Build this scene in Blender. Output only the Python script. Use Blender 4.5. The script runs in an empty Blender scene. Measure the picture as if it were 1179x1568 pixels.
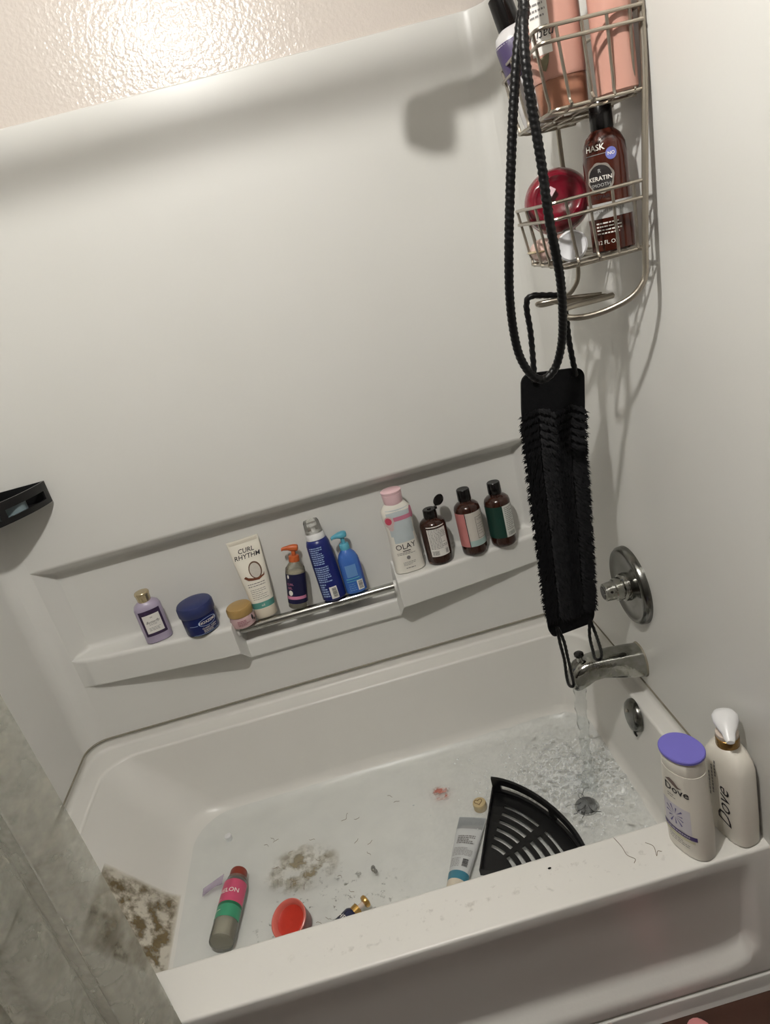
import bpy, bmesh, math, random
from mathutils import Vector, Matrix, noise
random.seed(7)
PI = math.pi
scene = bpy.context.scene
COL = scene.collection

# ------------------------------------------------------------------ camera
W_PX, H_PX, F_PX = 1179, 1568, 1061.4
yaw, pitch, roll = 0.0351, -0.3633, -0.2592
fwd = Vector((math.sin(yaw)*math.cos(pitch), math.cos(yaw)*math.cos(pitch), math.sin(pitch)))
rt0 = Vector((math.cos(yaw), -math.sin(yaw), 0))
up0 = rt0.cross(fwd)
rt = rt0*math.cos(roll) + up0*math.sin(roll)
up = -rt0*math.sin(roll) + up0*math.cos(roll)
cam_d = bpy.data.cameras.new('camera')
cam = bpy.data.objects.new('camera', cam_d)
COL.objects.link(cam)
cam.matrix_world = Matrix(((rt.x, up.x, -fwd.x, -0.507), (rt.y, up.y, -fwd.y, -1.625), (rt.z, up.z, -fwd.z, 1.3627), (0, 0, 0, 1)))
cam_d.sensor_fit = 'VERTICAL'
cam_d.sensor_height = 36.0
cam_d.lens = 36.0*F_PX/H_PX
cam_d.clip_start = 0.02
scene.camera = cam

# ------------------------------------------------------------------ world, exposure
world = bpy.data.worlds.new('world'); scene.world = world
world.use_nodes = True
world.node_tree.nodes['Background'].inputs[0].default_value = (0.9, 0.88, 0.85, 1)
world.node_tree.nodes['Background'].inputs[1].default_value = 0.15
scene.view_settings.view_transform = 'Standard'
scene.view_settings.look = 'None'
scene.view_settings.gamma = 1.0
scene.view_settings.use_curve_mapping = False
scene.view_settings.exposure = -0.12

LAMP = Vector((-0.698, -1.30, 2.177))      # the bathroom's ceiling fixture (bulbs built further down)
BULB_STRENGTH = 2250.0
BULB_COLOR = (1.0, 0.975, 0.93, 1)

# ------------------------------------------------------------------ material helpers
def srgb(r, g, b):
    f = lambda c: (c/255/12.92) if c/255 <= 0.04045 else ((c/255+0.055)/1.055)**2.4
    return (f(r), f(g), f(b), 1)

def mat(name, col, rough=0.5, metal=0.0, spec=0.5, coat=0.0, trans=0.0, ior=1.45, bump=0.0, bscale=60.0, var=0.0, vscale=6.0, alpha=1.0, emit=0.0):
    m = bpy.data.materials.new(name); m.use_nodes = True
    nt = m.node_tree; b = nt.nodes['Principled BSDF']
    b.inputs['Base Color'].default_value = col
    b.inputs['Roughness'].default_value = rough
    b.inputs['Metallic'].default_value = metal
    b.inputs['Specular IOR Level'].default_value = spec
    b.inputs['Coat Weight'].default_value = coat
    b.inputs['Transmission Weight'].default_value = trans
    b.inputs['IOR'].default_value = ior
    b.inputs['Alpha'].default_value = alpha
    if emit:
        b.inputs['Emission Color'].default_value = col
        b.inputs['Emission Strength'].default_value = emit
    tc = nt.nodes.new('ShaderNodeTexCoord')
    if var:
        n = nt.nodes.new('ShaderNodeTexNoise'); n.inputs['Scale'].default_value = vscale; n.inputs['Detail'].default_value = 4
        nt.links.new(tc.outputs['Object'], n.inputs['Vector'])
        mx = nt.nodes.new('ShaderNodeMix'); mx.data_type = 'RGBA'
        mx.inputs['A'].default_value = col
        mx.inputs['B'].default_value = (col[0]*(1-var), col[1]*(1-var), col[2]*(1-var*1.25), 1)
        nt.links.new(n.outputs['Fac'], mx.inputs['Factor'])
        nt.links.new(mx.outputs['Result'], b.inputs['Base Color'])
    if bump:
        n2 = nt.nodes.new('ShaderNodeTexNoise'); n2.inputs['Scale'].default_value = bscale; n2.inputs['Detail'].default_value = 3
        nt.links.new(tc.outputs['Object'], n2.inputs['Vector'])
        bp = nt.nodes.new('ShaderNodeBump'); bp.inputs['Strength'].default_value = bump; bp.inputs['Distance'].default_value = 0.01
        nt.links.new(n2.outputs['Fac'], bp.inputs['Height'])
        nt.links.new(bp.outputs['Normal'], b.inputs['Normal'])
    return m

def sheer(name, tint, gloss_rough=0.05, diffuse=None, diff_w=0.0, ior=1.4, noise_scale=None, bump=0.0, bscale=40.0):
    """clear film: transparent + some translucent body + fresnel gloss"""
    m = bpy.data.materials.new(name); m.use_nodes = True
    nt = m.node_tree; nt.nodes.clear()
    out = nt.nodes.new('ShaderNodeOutputMaterial')
    tr = nt.nodes.new('ShaderNodeBsdfTransparent'); tr.inputs[0].default_value = tint
    gl = nt.nodes.new('ShaderNodeBsdfGlossy'); gl.inputs['Roughness'].default_value = gloss_rough
    gl.inputs['Color'].default_value = (1, 1, 1, 1)
    fr = nt.nodes.new('ShaderNodeFresnel'); fr.inputs['IOR'].default_value = ior
    mix = nt.nodes.new('ShaderNodeMixShader')
    last = tr.outputs[0]
    tc = nt.nodes.new('ShaderNodeTexCoord')
    if diffuse is not None:
        df = nt.nodes.new('ShaderNodeBsdfDiffuse'); df.inputs[0].default_value = diffuse
        tl = nt.nodes.new('ShaderNodeBsdfTranslucent'); tl.inputs[0].default_value = diffuse
        m0 = nt.nodes.new('ShaderNodeMixShader'); m0.inputs[0].default_value = 0.35
        nt.links.new(df.outputs[0], m0.inputs[1]); nt.links.new(tl.outputs[0], m0.inputs[2])
        m1 = nt.nodes.new('ShaderNodeMixShader'); m1.inputs[0].default_value = diff_w
        nt.links.new(last, m1.inputs[1]); nt.links.new(m0.outputs[0], m1.inputs[2])
        last = m1.outputs[0]
        if noise_scale:
            nz = nt.nodes.new('ShaderNodeTexNoise'); nz.inputs['Scale'].default_value = noise_scale; nz.inputs['Detail'].default_value = 5
            nt.links.new(tc.outputs['Object'], nz.inputs['Vector'])
            mr = nt.nodes.new('ShaderNodeMapRange'); mr.inputs[1].default_value = 0.35; mr.inputs[2].default_value = 0.7
            mr.inputs[3].default_value = diff_w*0.5; mr.inputs[4].default_value = min(1, diff_w*1.6)
            nt.links.new(nz.outputs['Fac'], mr.inputs[0]); nt.links.new(mr.outputs[0], m1.inputs[0])
    if bump:
        n2 = nt.nodes.new('ShaderNodeTexNoise'); n2.inputs['Scale'].default_value = bscale; n2.inputs['Detail'].default_value = 2
        nt.links.new(tc.outputs['Object'], n2.inputs['Vector'])
        bp = nt.nodes.new('ShaderNodeBump'); bp.inputs['Strength'].default_value = bump; bp.inputs['Distance'].default_value = 0.005
        nt.links.new(n2.outputs['Fac'], bp.inputs['Height'])
        nt.links.new(bp.outputs[0], gl.inputs['Normal'])
    nt.links.new(fr.outputs[0], mix.inputs[0])
    nt.links.new(last, mix.inputs[1]); nt.links.new(gl.outputs[0], mix.inputs[2])
    nt.links.new(mix.outputs[0], out.inputs[0])
    return m

M = {}
M['acrylic'] = mat('acrylic', srgb(217, 216, 212), 0.32, spec=0.45, var=0.05, vscale=5, bump=0.012, bscale=220)
M['tub'] = mat('tub', srgb(221, 219, 214), 0.3, spec=0.45, var=0.05, vscale=9, bump=0.02, bscale=160)
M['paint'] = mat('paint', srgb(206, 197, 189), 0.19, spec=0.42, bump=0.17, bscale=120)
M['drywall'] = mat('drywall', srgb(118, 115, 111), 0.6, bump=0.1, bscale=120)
M['ceiling'] = mat('ceiling', srgb(225, 222, 216), 0.8, bump=0.2, bscale=90)
M['caulk'] = mat('caulk', srgb(140, 134, 122), 0.6, var=0.4, vscale=30)
M['chrome'] = mat('chrome', srgb(190, 190, 190), 0.12, metal=1.0, var=0.35, vscale=55, bump=0.02, bscale=30)
M['chrome_dark'] = mat('chrome_dark', srgb(128, 128, 128), 0.2, metal=1.0, var=0.5, vscale=40, bump=0.02, bscale=40)
M['steel'] = mat('steel', srgb(170, 162, 150), 0.3, metal=0.85, var=0.15, vscale=30)
M['black_plastic'] = mat('black_plastic', srgb(16, 16, 17), 0.28)
M['black_gloss'] = mat('black_gloss', srgb(14, 12, 12), 0.18)
M['black_cord'] = mat('black_cord', srgb(9, 9, 10), 0.4, spec=.35)
M['black_cloth'] = mat('black_cloth', srgb(7, 7, 9), 0.85, spec=.2, bump=0.2, bscale=500)
M['amber'] = mat('amber', srgb(48, 24, 16), 0.14, coat=0.3)
M['amber_red'] = mat('amber_red', srgb(66, 28, 19), 0.14, coat=0.3)
M['white_print'] = mat('white_print', srgb(226, 222, 214), 0.5)
M['grey_print'] = mat('grey_print', srgb(125, 122, 120), 0.6)
M['dark_print'] = mat('dark_print', srgb(38, 34, 38), 0.6)
M['paper'] = mat('paper', srgb(225, 222, 216), 0.45)
M['silver_label'] = mat('silver_label', srgb(178, 178, 176), 0.4, metal=0.2)
M['wood'] = mat('wood', srgb(74, 46, 36), 0.4, var=0.5, vscale=14, bump=0.05, bscale=60)

# ------------------------------------------------------------------ mesh helpers
def mk(name, verts, faces, material, parent=None, smooth=True, angle=40, wn=False):
    me = bpy.data.meshes.new(name)
    me.from_pydata([tuple(v) for v in verts], [], faces)
    me.validate(); me.update()
    bm = bmesh.new(); bm.from_mesh(me)
    bmesh.ops.remove_doubles(bm, verts=bm.verts, dist=1e-6)
    bmesh.ops.recalc_face_normals(bm, faces=bm.faces)
    bm.to_mesh(me); bm.free()
    if smooth:
        me.polygons.foreach_set('use_smooth', [True]*len(me.polygons))
        me.set_sharp_from_angle(angle=math.radians(angle))
    me.materials.append(material)
    o = bpy.data.objects.new(name, me)
    COL.objects.link(o)
    if parent: o.parent = parent
    if wn:
        md = o.modifiers.new('weighted', 'WEIGHTED_NORMAL'); md.keep_sharp = True
    return o

def tag(o, label=None, cat=None, group=None, kind=None):
    if label: o['label'] = label
    if cat: o['category'] = cat
    if group: o['group'] = group
    if kind: o['kind'] = kind
    return o

def empty(name, loc, label, cat, rz=0, tilt=(0, 0), group=None, euler=None):
    e = bpy.data.objects.new(name, None); COL.objects.link(e)
    e.empty_display_size = 0.03
    m = Matrix.Translation(loc) @ Matrix.Rotation(tilt[1], 4, 'Y') @ Matrix.Rotation(tilt[0], 4, 'X') @ Matrix.Rotation(rz, 4, 'Z')
    e.matrix_world = m
    tag(e, label, cat, group)
    return e

class G:
    """geometry collector"""
    def __init__(s): s.v = []; s.f = []
    def add(s, v, f):
        k = len(s.v); s.v += [tuple(x) for x in v]; s.f += [tuple(i+k for i in q) for q in f]
    def box(s, a, b):
        x0, y0, z0 = a; x1, y1, z1 = b
        s.add([(x0,y0,z0),(x1,y0,z0),(x1,y1,z0),(x0,y1,z0),(x0,y0,z1),(x1,y0,z1),(x1,y1,z1),(x0,y1,z1)],
              [(0,3,2,1),(4,5,6,7),(0,1,5,4),(1,2,6,5),(2,3,7,6),(3,0,4,7)])
    def loft(s, rings, cap0=True, cap1=True, closed=True):
        n = len(rings[0]); v = [p for r in rings for p in r]; f = []
        for i in range(len(rings)-1):
            for j in range(n if closed else n-1):
                a = i*n+j; b = i*n+(j+1) % n
                f.append((a, b, b+n, a+n))
        if cap0: f.append(tuple(range(n-1, -1, -1)))
        if cap1: f.append(tuple((len(rings)-1)*n+j for j in range(n)))
        s.add(v, f)
    def tube(s, pts, r, sides=8, closed=False, twist=None, cap=True):
        pts = [Vector(p) for p in pts]; n = len(pts)
        rr = r if hasattr(r, '__len__') else [r]*n
        rings = []; nrm = None; acc = 0
        for i, p in enumerate(pts):
            a = pts[i-1] if (i > 0 or closed) else p
            b = pts[(i+1) % n] if (i < n-1 or closed) else p
            t = (b-a).normalized()
            if nrm is None:
                nrm = t.orthogonal().normalized()
            else:
                nrm = (nrm - t*nrm.dot(t))
                if nrm.length < 1e-6: nrm = t.orthogonal()
                nrm.normalize()
            bn = t.cross(nrm)
            if i: acc += (p-pts[i-1]).length
            ring = []
            for k in range(sides):
                th = 2*PI*k/sides; q = rr[i]
                if twist: q *= 1+twist[0]*math.sin(twist[1]*th+acc*twist[2])
                ring.append(p+nrm*(q*math.cos(th))+bn*(q*math.sin(th)))
            rings.append(ring)
        if closed: rings.append(rings[0])
        s.loft(rings, cap and not closed, cap and not closed)
    def mk(s, name, material, parent=None, **k): return mk(name, s.v, s.f, material, parent, **k)

def smooth_path(pts, n=8, closed=False):
    P = [Vector(p) for p in pts]; out = []; m = len(P)
    rng = range(m if closed else m-1)
    for i in rng:
        p0 = P[i-1] if (i > 0 or closed) else P[0]*2-P[1]
        p1 = P[i]; p2 = P[(i+1) % m]
        p3 = P[(i+2) % m] if (i+2 < m or closed) else p2*2-p1
        for k in range(n):
            t = k/n
            out.append(0.5*((2*p1)+(p2-p0)*t+(2*p0-5*p1+4*p2-p3)*t*t+(3*p1-p0-3*p2+p3)*t**3))
    if not closed: out.append(P[-1])
    return out

def resample(pts, step):
    out = [pts[0]]; acc = 0
    for a, b in zip(pts[:-1], pts[1:]):
        d = (b-a).length
        while acc+d >= step:
            t = (step-acc)/d; a = a.lerp(b, t); out.append(a.copy()); d = (b-a).length; acc = 0
        acc += d
    return out

def ring(z, rx, ry=None, n=2.0, N=40, cx=0.0, cy=0.0):
    ry = rx if ry is None else ry; o = []
    for k in range(N):
        t = 2*PI*k/N; c, s_ = math.cos(t), math.sin(t)
        o.append((cx+rx*math.copysign(abs(c)**(2/n), c), cy+ry*math.copysign(abs(s_)**(2/n), s_), z))
    return o

def sstep(t):
    t = max(0.0, min(1.0, t)); return t*t*(3-2*t)

def fillet(points, seg=5):
    """points: list of (x,y,r); rounded open polyline with fixed point count"""
    out = [Vector(points[0][:2])]
    for i in range(1, len(points)-1):
        p = Vector(points[i][:2]); a = Vector(points[i-1][:2]); b = Vector(points[i+1][:2]); r = points[i][2]
        da, db = a-p, b-p
        la, lb = da.length, db.length
        t = min(r, la*0.49, lb*0.49)
        if t < 1e-6:
            out += [p.copy() for _ in range(seg+1)]; continue
        s0 = p+da/la*t; s1 = p+db/lb*t
        for k in range(seg+1):
            u = k/seg
            out.append(s0*(1-u)**2+p*2*u*(1-u)+s1*u*u)
    out.append(Vector(points[-1][:2]))
    return out

# ================================================================== THE SETTING
L = 1.376; HS = 0.333; T = 1.742; FLOOR = -0.05; CEIL = 2.27
RC = 0.055

def profile(D, yf, zl, zb):
    return fillet([(0.012, T, 0), (0, T, .004), (0, .836, .006), (.33*D, .836-.36*D, .006), (D, .836-.60*D, .012), (D, zl, .014),
                   (yf, zl, .011), (yf, zb, .005), (0, zb-.004, .004), (0, HS, .001), (.012, HS, 0)], 5)

def back_params(x):
    lin = lambda t: max(0, min(1, t))
    e = min(lin((x+1.322)/.036), lin((-.056-x)/.036))
    gl = max(0, min(1, (x+1.305)/.412))**0.85
    gr = max(0, min(1, (-.068-x)/.402))**0.85
    k = min(sstep((x+.897)/.012), sstep((-.467-x)/.012))      # 1 inside the notch that carries the bar
    g = gl if x < -.68 else gr
    D = .048*e
    yf = (-.008-.054*g)*(1-k) + (-.012)*k
    zl = .580*(1-k) + .505*k
    zb = .500*(1-k) + .455*k
    return D, yf*min(1, e+0.0), zl, zb

def wall_loft(name, cols):
    g = G(); rings = []
    for (x, y, nx, ny, prm) in cols:
        rings.append([(x+nx*d, y+ny*d, z) for d, z in profile(*prm)])
    g.loft(rings, False, False, closed=False)
    o = g.mk(name, M['acrylic'], wn=True, angle=50)
    tag(o, kind='structure'); return o

flat = (0.0, 0.0, .58, .50)
right_cols = [(0, y, 1, 0, flat) for y in (-.845, -.6, -.3, -RC)]
cove_r = []
for k in range(0, 9):
    a = k/8*PI/2
    cove_r.append((-RC+RC*math.cos(a), -RC+RC*math.sin(a), math.cos(a), math.sin(a), flat))
xs = [-RC]
brk = [-.058-.045*i/8 for i in range(9)]+[-.467-.012*i/5 for i in range(6)]+[-.885-.012*i/5 for i in range(6)]+[-1.275-.045*i/8 for i in range(9)]
brk += [-RC-(L-2*RC)*i/48 for i in range(49)]
brk = sorted(set(round(b, 4) for b in brk if -L+RC <= b <= -RC), reverse=True)
back_cols = [(x, 0, 0, 1, back_params(x)) for x in brk]
cove_l = []
for k in range(0, 9):
    a = PI/2+k/8*PI/2
    cove_l.append((-L+RC+RC*math.cos(a), -RC+RC*math.sin(a), math.cos(a), math.sin(a), flat))
left_cols = [(-L, y, -1, 0, flat) for y in (-RC, -.3, -.6, -.845)]
wall_loft('wall_right', right_cols+cove_r[1:5])
wall_loft('wall_back', cove_r[4:]+back_cols[1:-1]+cove_l[:5])
wall_loft('wall_left', cove_l[4:]+left_cols[1:])

# painted room walls, ceiling, floor
def slab(name, a, b, m):
    g = G(); g.box(a, b); return tag(g.mk(name, m, smooth=False), kind='structure')
XL = -2.3; YF = -2.75
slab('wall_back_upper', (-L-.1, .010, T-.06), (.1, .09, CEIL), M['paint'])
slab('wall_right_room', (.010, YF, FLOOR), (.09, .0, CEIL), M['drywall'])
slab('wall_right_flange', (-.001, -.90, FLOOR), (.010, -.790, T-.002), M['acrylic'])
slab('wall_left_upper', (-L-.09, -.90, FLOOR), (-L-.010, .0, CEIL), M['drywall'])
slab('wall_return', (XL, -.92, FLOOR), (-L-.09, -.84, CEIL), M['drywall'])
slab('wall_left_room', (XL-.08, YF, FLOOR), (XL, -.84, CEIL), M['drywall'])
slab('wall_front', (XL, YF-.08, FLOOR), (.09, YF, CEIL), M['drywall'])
slab('ceiling', (XL-.08, YF-.08, CEIL), (.09, .09, CEIL+.05), M['ceiling'])
floor = slab('floor', (XL-.08, YF-.08, FLOOR-.05), (.09, .09, FLOOR-.004), M['wood'])
pb = None
for i in range(6):
    for j, (xa, xb) in enumerate([(-1.30+.13*(i % 3), -.62+.11*(i % 2)), (-.62+.11*(i % 2), .008)]):
        y1 = -.80-i*.125
        g = G(); z1 = FLOOR+random.uniform(-.0006, .0004)
        g.box((xa+.0012, y1-.1235, FLOOR-.004), (xb-.0012, y1, z1))
        g.mk('plank', M['wood'], floor, smooth=False)

# ------------------------------------------------------------------ bathtub
tub = empty('bathtub', (-.69, -.40, FLOOR), 'white acrylic bathtub with wide front rim and panelled apron', 'bathtub')
TM = tub.matrix_world.inverted()
def tubpart(o): o.parent = tub; o.matrix_parent_inverse = TM; return o

RIM = .297
def rrect(x0, x1, y0, y1, rb, rf, z, nc=8, ns=12):
    pts = []
    def corner(cx, cy, r, a0):
        for k in range(nc+1):
            a = a0+k/nc*PI/2; pts.append((cx+r*math.cos(a), cy+r*math.sin(a), z))
    def line(a, b):
        for k in range(1, ns): pts.append((a[0]+(b[0]-a[0])*k/ns, a[1]+(b[1]-a[1])*k/ns, z))
    corner(x1-rb, y1-rb, rb, 0); line((x1-rb, y1), (x0+rb, y1))
    corner(x0+rb, y1-rb, rb, PI/2); line((x0, y1-rb), (x0, y0+rf))
    corner(x0+rf, y0+rf, rf, PI); line((x0+rf, y0), (x1-rf, y0))
    corner(x1-rf, y0+rf, rf, 3*PI/2); line((x1, y0+rf), (x1, y1-rb))
    return pts
def lerp(a, b, t): return a+(b-a)*t
rings = []
def flange(rg): return [(x, y, (z if y > -.797 else RIM)) for x, y, z in rg]
rings.append(flange(rrect(-1.382, .006, -.800, .006, .06, .004, .337)))
rings.append(flange(rrect(-1.381, .005, -.800, .005, .06, .004, .306)))
rings.append(flange(rrect(-1.379, .003, -.800, .003, .06, .004, .300)))
rings.append(rrect(-1.372, -.003, -.800, -.004, .06, .004, RIM))
top = (-1.336, -.025, -.714, -.047)
rings.append(rrect(*top, .075, .075, RIM))
for k in range(1, 7):                        # round-over into the basin
    a = k/6*PI/2; d = .008*math.sin(a); zz = .008*(1-math.cos(a))
    rings.append(rrect(top[0]+d*1.1, top[1]-d*.8, top[2]+d, top[3]-d*.8, .075+d, .075+d, RIM-zz))
wt = (-1.327, -.0315, -.706, -.0535); wb = (-1.195, -.052, -.692, -.078)
fl = (-1.125, -.090, -.655, -.125)
for k in range(1, 7):
    t = k/6
    rings.append(rrect(*[lerp(a, b, t) for a, b in zip(wt, wb)], .083+.02*t, .083+.02*t, lerp(RIM-.008, .108, t)))
def floor_z(x): return .064-.008*(x+1.16)/1.07
LZ0, LX0, LX1, LX2 = .108, -1.195, -1.163, -1.095     # left end: slope runs tangentially into the floor
def left_x(t): return (1-t)**2*LX0+2*t*(1-t)*LX1+t*t*LX2
for k in range(1, 10):                       # coved floor edge
    a = k/9*PI/2; s_, c_ = math.sin(a), 1-math.cos(a); t = 1-math.sqrt(max(0, 1-s_))
    b = [lerp(p, q, c_) for p, q in zip(wb, fl)]; b[0] = left_x(t)
    rg = rrect(*b, .103, .103, 0)
    rings.append([(x, y, lerp(.108, floor_z(x), s_)) for x, y, z in rg])
fl = (LX2,)+fl[1:]
for t in (.25, .5, .75, .92):
    b = [lerp(fl[0], -.62, t), lerp(fl[1], -.62, t), lerp(fl[2], -.39, t), lerp(fl[3], -.39, t)]
    rings.append([(x, y, floor_z(x)) for x, y, z in rrect(*b, .1*(1-t), .1*(1-t), 0)])
g = G(); g.loft(rings, False, True)
tubpart(g.mk('shell', M['tub'], wn=True, angle=60))

def apron_profile(e, zb):
    d = .026*e
    return fillet([(-.800, RIM, 0), (-.813, RIM, .010), (-.813, RIM-.022, .008), (-.813+d*.45, RIM-.085, .03), (-.813+d, zb+.030, .014), (-.813, zb, .010),
                   (-.813, -.004, .003), (-.808, -.006, .001), (-.808, FLOOR, 0)], 4)
cols = []
ax = [0.0, -.022]+[-.026-.03*i/8 for i in range(9)]+[-.056-.05*i/8 for i in range(1, 9)]+[-.2, -.4, -.7, -1.0, -1.25]+[-1.27-.03*i/4 for i in range(5)]+[-1.38]
for x in ax:
    e = min(sstep((-.026-x)/.028), sstep((x+1.30)/.03))
    q = max(0, min(1, (x+.106)/.06)); zb = .022+.03*(1-math.sqrt(max(0, 1-q*q)))
    cols.append([(x, y, z) for y, z in apron_profile(e, zb)])
g = G(); g.loft(cols, False, False, closed=False)
tubpart(g.mk('apron', M['tub'], wn=True, angle=60))
g = G()
tb = []
for x in (-1.38, -.7, 0):
    tb.append([(x, y, z) for y, z in fillet([(-.806, -.012, 0), (-.815, -.012, .003), (-.816, FLOOR+.010, .003), (-.819, FLOOR, 0)], 4)])
g.loft(tb, False, False, closed=False)
tag(g.mk('trim_1', M['acrylic']), kind='structure')
g = G()                                       # caulk bead in the seam between tub flange and wall
seam = []
for rg in [flange(rrect(-1.3765, .0005, -.800, .0005, .057, .004, HS-.0015))]:
    pts = [p for p in rg if p[2] > RIM+.01 and p[1] > -.79]
i0 = max(range(len(pts)), key=lambda i: 0 if i == 0 else (Vector(pts[i])-Vector(pts[i-1])).length)
pts = pts[i0:]+pts[:i0]
g.tube(pts, .0030, 6)
tubpart(g.mk('caulk_bead', M['caulk']))

# drain and stopper, overflow plate
g = G(); dz = floor_z(-.185)
g.loft([ring(dz+.001, .028, N=28, cx=-.185, cy=-.405), ring(dz+.004, .026, N=28, cx=-.185, cy=-.405), ring(dz+.003, .021, N=28, cx=-.185, cy=-.405)], False, False)
dr = tubpart(g.mk('drain_ring', M['chrome']))
M['drain_dark'] = mat('drain_dark', srgb(118, 118, 124), 0.4, metal=.3, var=.7, vscale=90)
g = G(); g.loft([ring(dz+.002, .021, N=28, cx=-.185, cy=-.405), ring(dz+.010, .020, N=28, cx=-.185, cy=-.405), ring(dz+.013, .014, N=28, cx=-.185, cy=-.405), ring(dz+.0135, .004, N=28, cx=-.185, cy=-.405)], True, True)
tubpart(g.mk('drain_stopper', M['drain_dark']))

def lathe_x(prof, c, N=40, axis=Vector((-1, 0, 0)), ex=None):
    """profile (d along axis, radius) around axis through c"""
    a = axis.normalized(); e1 = Vector((0, 1, 0)); e1 = (e1-a*e1.dot(a)).normalized(); e2 = a.cross(e1)
    c = Vector(c)
    return [[c+a*d+e1*(r*math.cos(2*PI*k/N))+e2*(r*math.sin(2*PI*k/N)) for k in range(N)] for d, r in prof]
oax = Vector((-1, 0, .12))
g = G(); g.loft(lathe_x([(0, .038), (.006, .0375), (.012, .033), (.0155, .022), (.016, .004)], (-.0365, -.392, .262), 40, oax), False, True)
ov = tubpart(g.mk('overflow_plate', M['chrome_dark']))
g = G(); g.tube([(-.048, -.402, .236), (-.049, -.410, .228), (-.048, -.415, .223)], [.003, .003, .002], 8)
o = g.mk('overflow_lever', M['black_gloss'], ov)
g = G(); g.loft(lathe_x([(.0155, .004), (.018, .0035), (.018, .0005)], (-.0365, -.385, .272), 10, oax), False, True)
g.mk('screw', M['steel'], ov)
# ------------------------------------------------------------------ ceiling lamp, rod (above the picture)
lamp = empty('ceiling_light', (LAMP.x, LAMP.y, CEIL), 'single-bulb ceiling light fixture above the bathtub front', 'light')
LI = lamp.matrix_world.inverted()
def under(o, e): o.parent = e; o.matrix_parent_inverse = e.matrix_world.inverted(); return o
M['bulb'] = mat('bulb', BULB_COLOR, 0.5)
M['bulb'].node_tree.nodes['Principled BSDF'].inputs['Emission Color'].default_value = BULB_COLOR
M['bulb'].node_tree.nodes['Principled BSDF'].inputs['Emission Strength'].default_value = BULB_STRENGTH
g = G(); g.loft([ring(CEIL, .10, N=32, cx=LAMP.x, cy=LAMP.y), ring(CEIL-.02, .10, N=32, cx=LAMP.x, cy=LAMP.y), ring(CEIL-.03, .085, N=32, cx=LAMP.x, cy=LAMP.y)])
under(g.mk('canopy', M['steel']), lamp)
for dx, dy in ((0, 0),):
    cx, cy = LAMP.x+dx, LAMP.y+dy
    g = G(); g.loft([ring(CEIL-.03, .018, N=20, cx=cx, cy=cy), ring(LAMP.z+.05, .018, N=20, cx=cx, cy=cy), ring(LAMP.z+.035, .015, N=20, cx=cx, cy=cy)])
    under(g.mk('socket', M['white_print']), lamp)
    prof = [(.034, .011)]+[(.027*math.cos(a), .027*math.sin(a)) for a in [PI*k/12 for k in range(2, 13)]]
    g = G(); g.loft([ring(LAMP.z+z, max(r, .0005), N=20, cx=cx, cy=cy) for z, r in prof])
    under(g.mk('bulb', M['bulb']), lamp)

# curtain rod, rings and curtain
M['clear_vinyl'] = sheer('clear_vinyl', (.82, .84, .80, 1), 0.18, diffuse=srgb(198, 196, 184), diff_w=.55, ior=1.35, noise_scale=26, bump=.5, bscale=55)
rod = empty('curtain_rod', (-.69, -.84, 1.994), 'chrome tension curtain rod spanning the tub above the front rim', 'curtain rod')
g = G(); g.tube([(-L+.012, -.84, 1.994), (-.0, -.84, 1.994)], .0125, 20); under(g.mk('rod', M['chrome']), rod)
for xx, sx in ((-L+.001, 1), (.008, -1)):
    g = G(); g.loft(lathe_x([(0, .026), (.012, .026), (.03, .016)], (xx, -.84, 1.994), 24, Vector((sx, 0, 0)))); under(g.mk('end_cap', M['white_print']), rod)
cur = empty('shower_curtain', (-1.17, -.868, .12), 'clear pebbled vinyl shower curtain gathered at the left end of the tub', 'shower curtain')
nx, nz = 140, 60
V = []; Fc = []
for i in range(nx+1):
    u = i/nx
    for j in range(nz+1):
        w = j/nz; z = .10+w*1.89
        amp = .026*(1-.35*w)
        ph = u*6.3*2*PI/2.05
        x = -1.358+u*.362+.006*math.sin(ph*2+1.3)*(1-w*.5)
        y = -.868+amp*math.sin(ph)+.010*math.sin(ph*2.3+.8+w*1.1)+.004*math.sin(9*w+u*5)
        if u > .93: y += (u-.93)*.10*math.sin(w*5+1)
        if w > .97: y = lerp(y, -.84, (w-.97)/.03*.8)
        V.append((x, y, z))
for i in range(nx):
    for j in range(nz):
        a = i*(nz+1)+j; Fc.append((a, a+nz+1, a+nz+2, a+1))
under(mk('curtain_sheet', V, Fc, M['clear_vinyl'], angle=180), cur)
for i in range(7):
    xx = -1.345+i*.06
    g = G(); g.tube([(xx+.004*math.sin(a), -.84+.022*math.cos(a), 1.994+.024*math.sin(a)) for a in [2*PI*k/20 for k in range(20)]], .002, 6, closed=True)
    under(g.mk('curtain_ring', M['white_print']), cur)

# shower arm and head (above the picture, its shadow falls on the back wall)
sh = empty('shower_fixture', (0, -.45, 1.83), 'chrome shower head on a bent arm high on the faucet wall', 'shower head')
g = G(); g.tube(smooth_path([(.012, -.45, 1.790), (-.12, -.45, 1.792), (-.24, -.45, 1.793), (-.30, -.45, 1.795), (-.335, -.45, 1.790)], 6), .016, 14); under(g.mk('arm', M['chrome']), sh)
g = G(); g.loft(lathe_x([(0, .032), (.008, .030), (.014, .014)], (.010, -.45, 1.790), 24, Vector((-1, 0, .0)))); under(g.mk('flange', M['chrome']), sh)
g = G(); g.loft(lathe_x([(0, .014), (.006, .022), (.016, .032), (.044, .034), (.056, .031), (.058, .026), (.058, .004)], (-.333, -.45, 1.803), 28, Vector((-.2, 0, -1)))); under(g.mk('spray_head', M['chrome']), sh)

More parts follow.
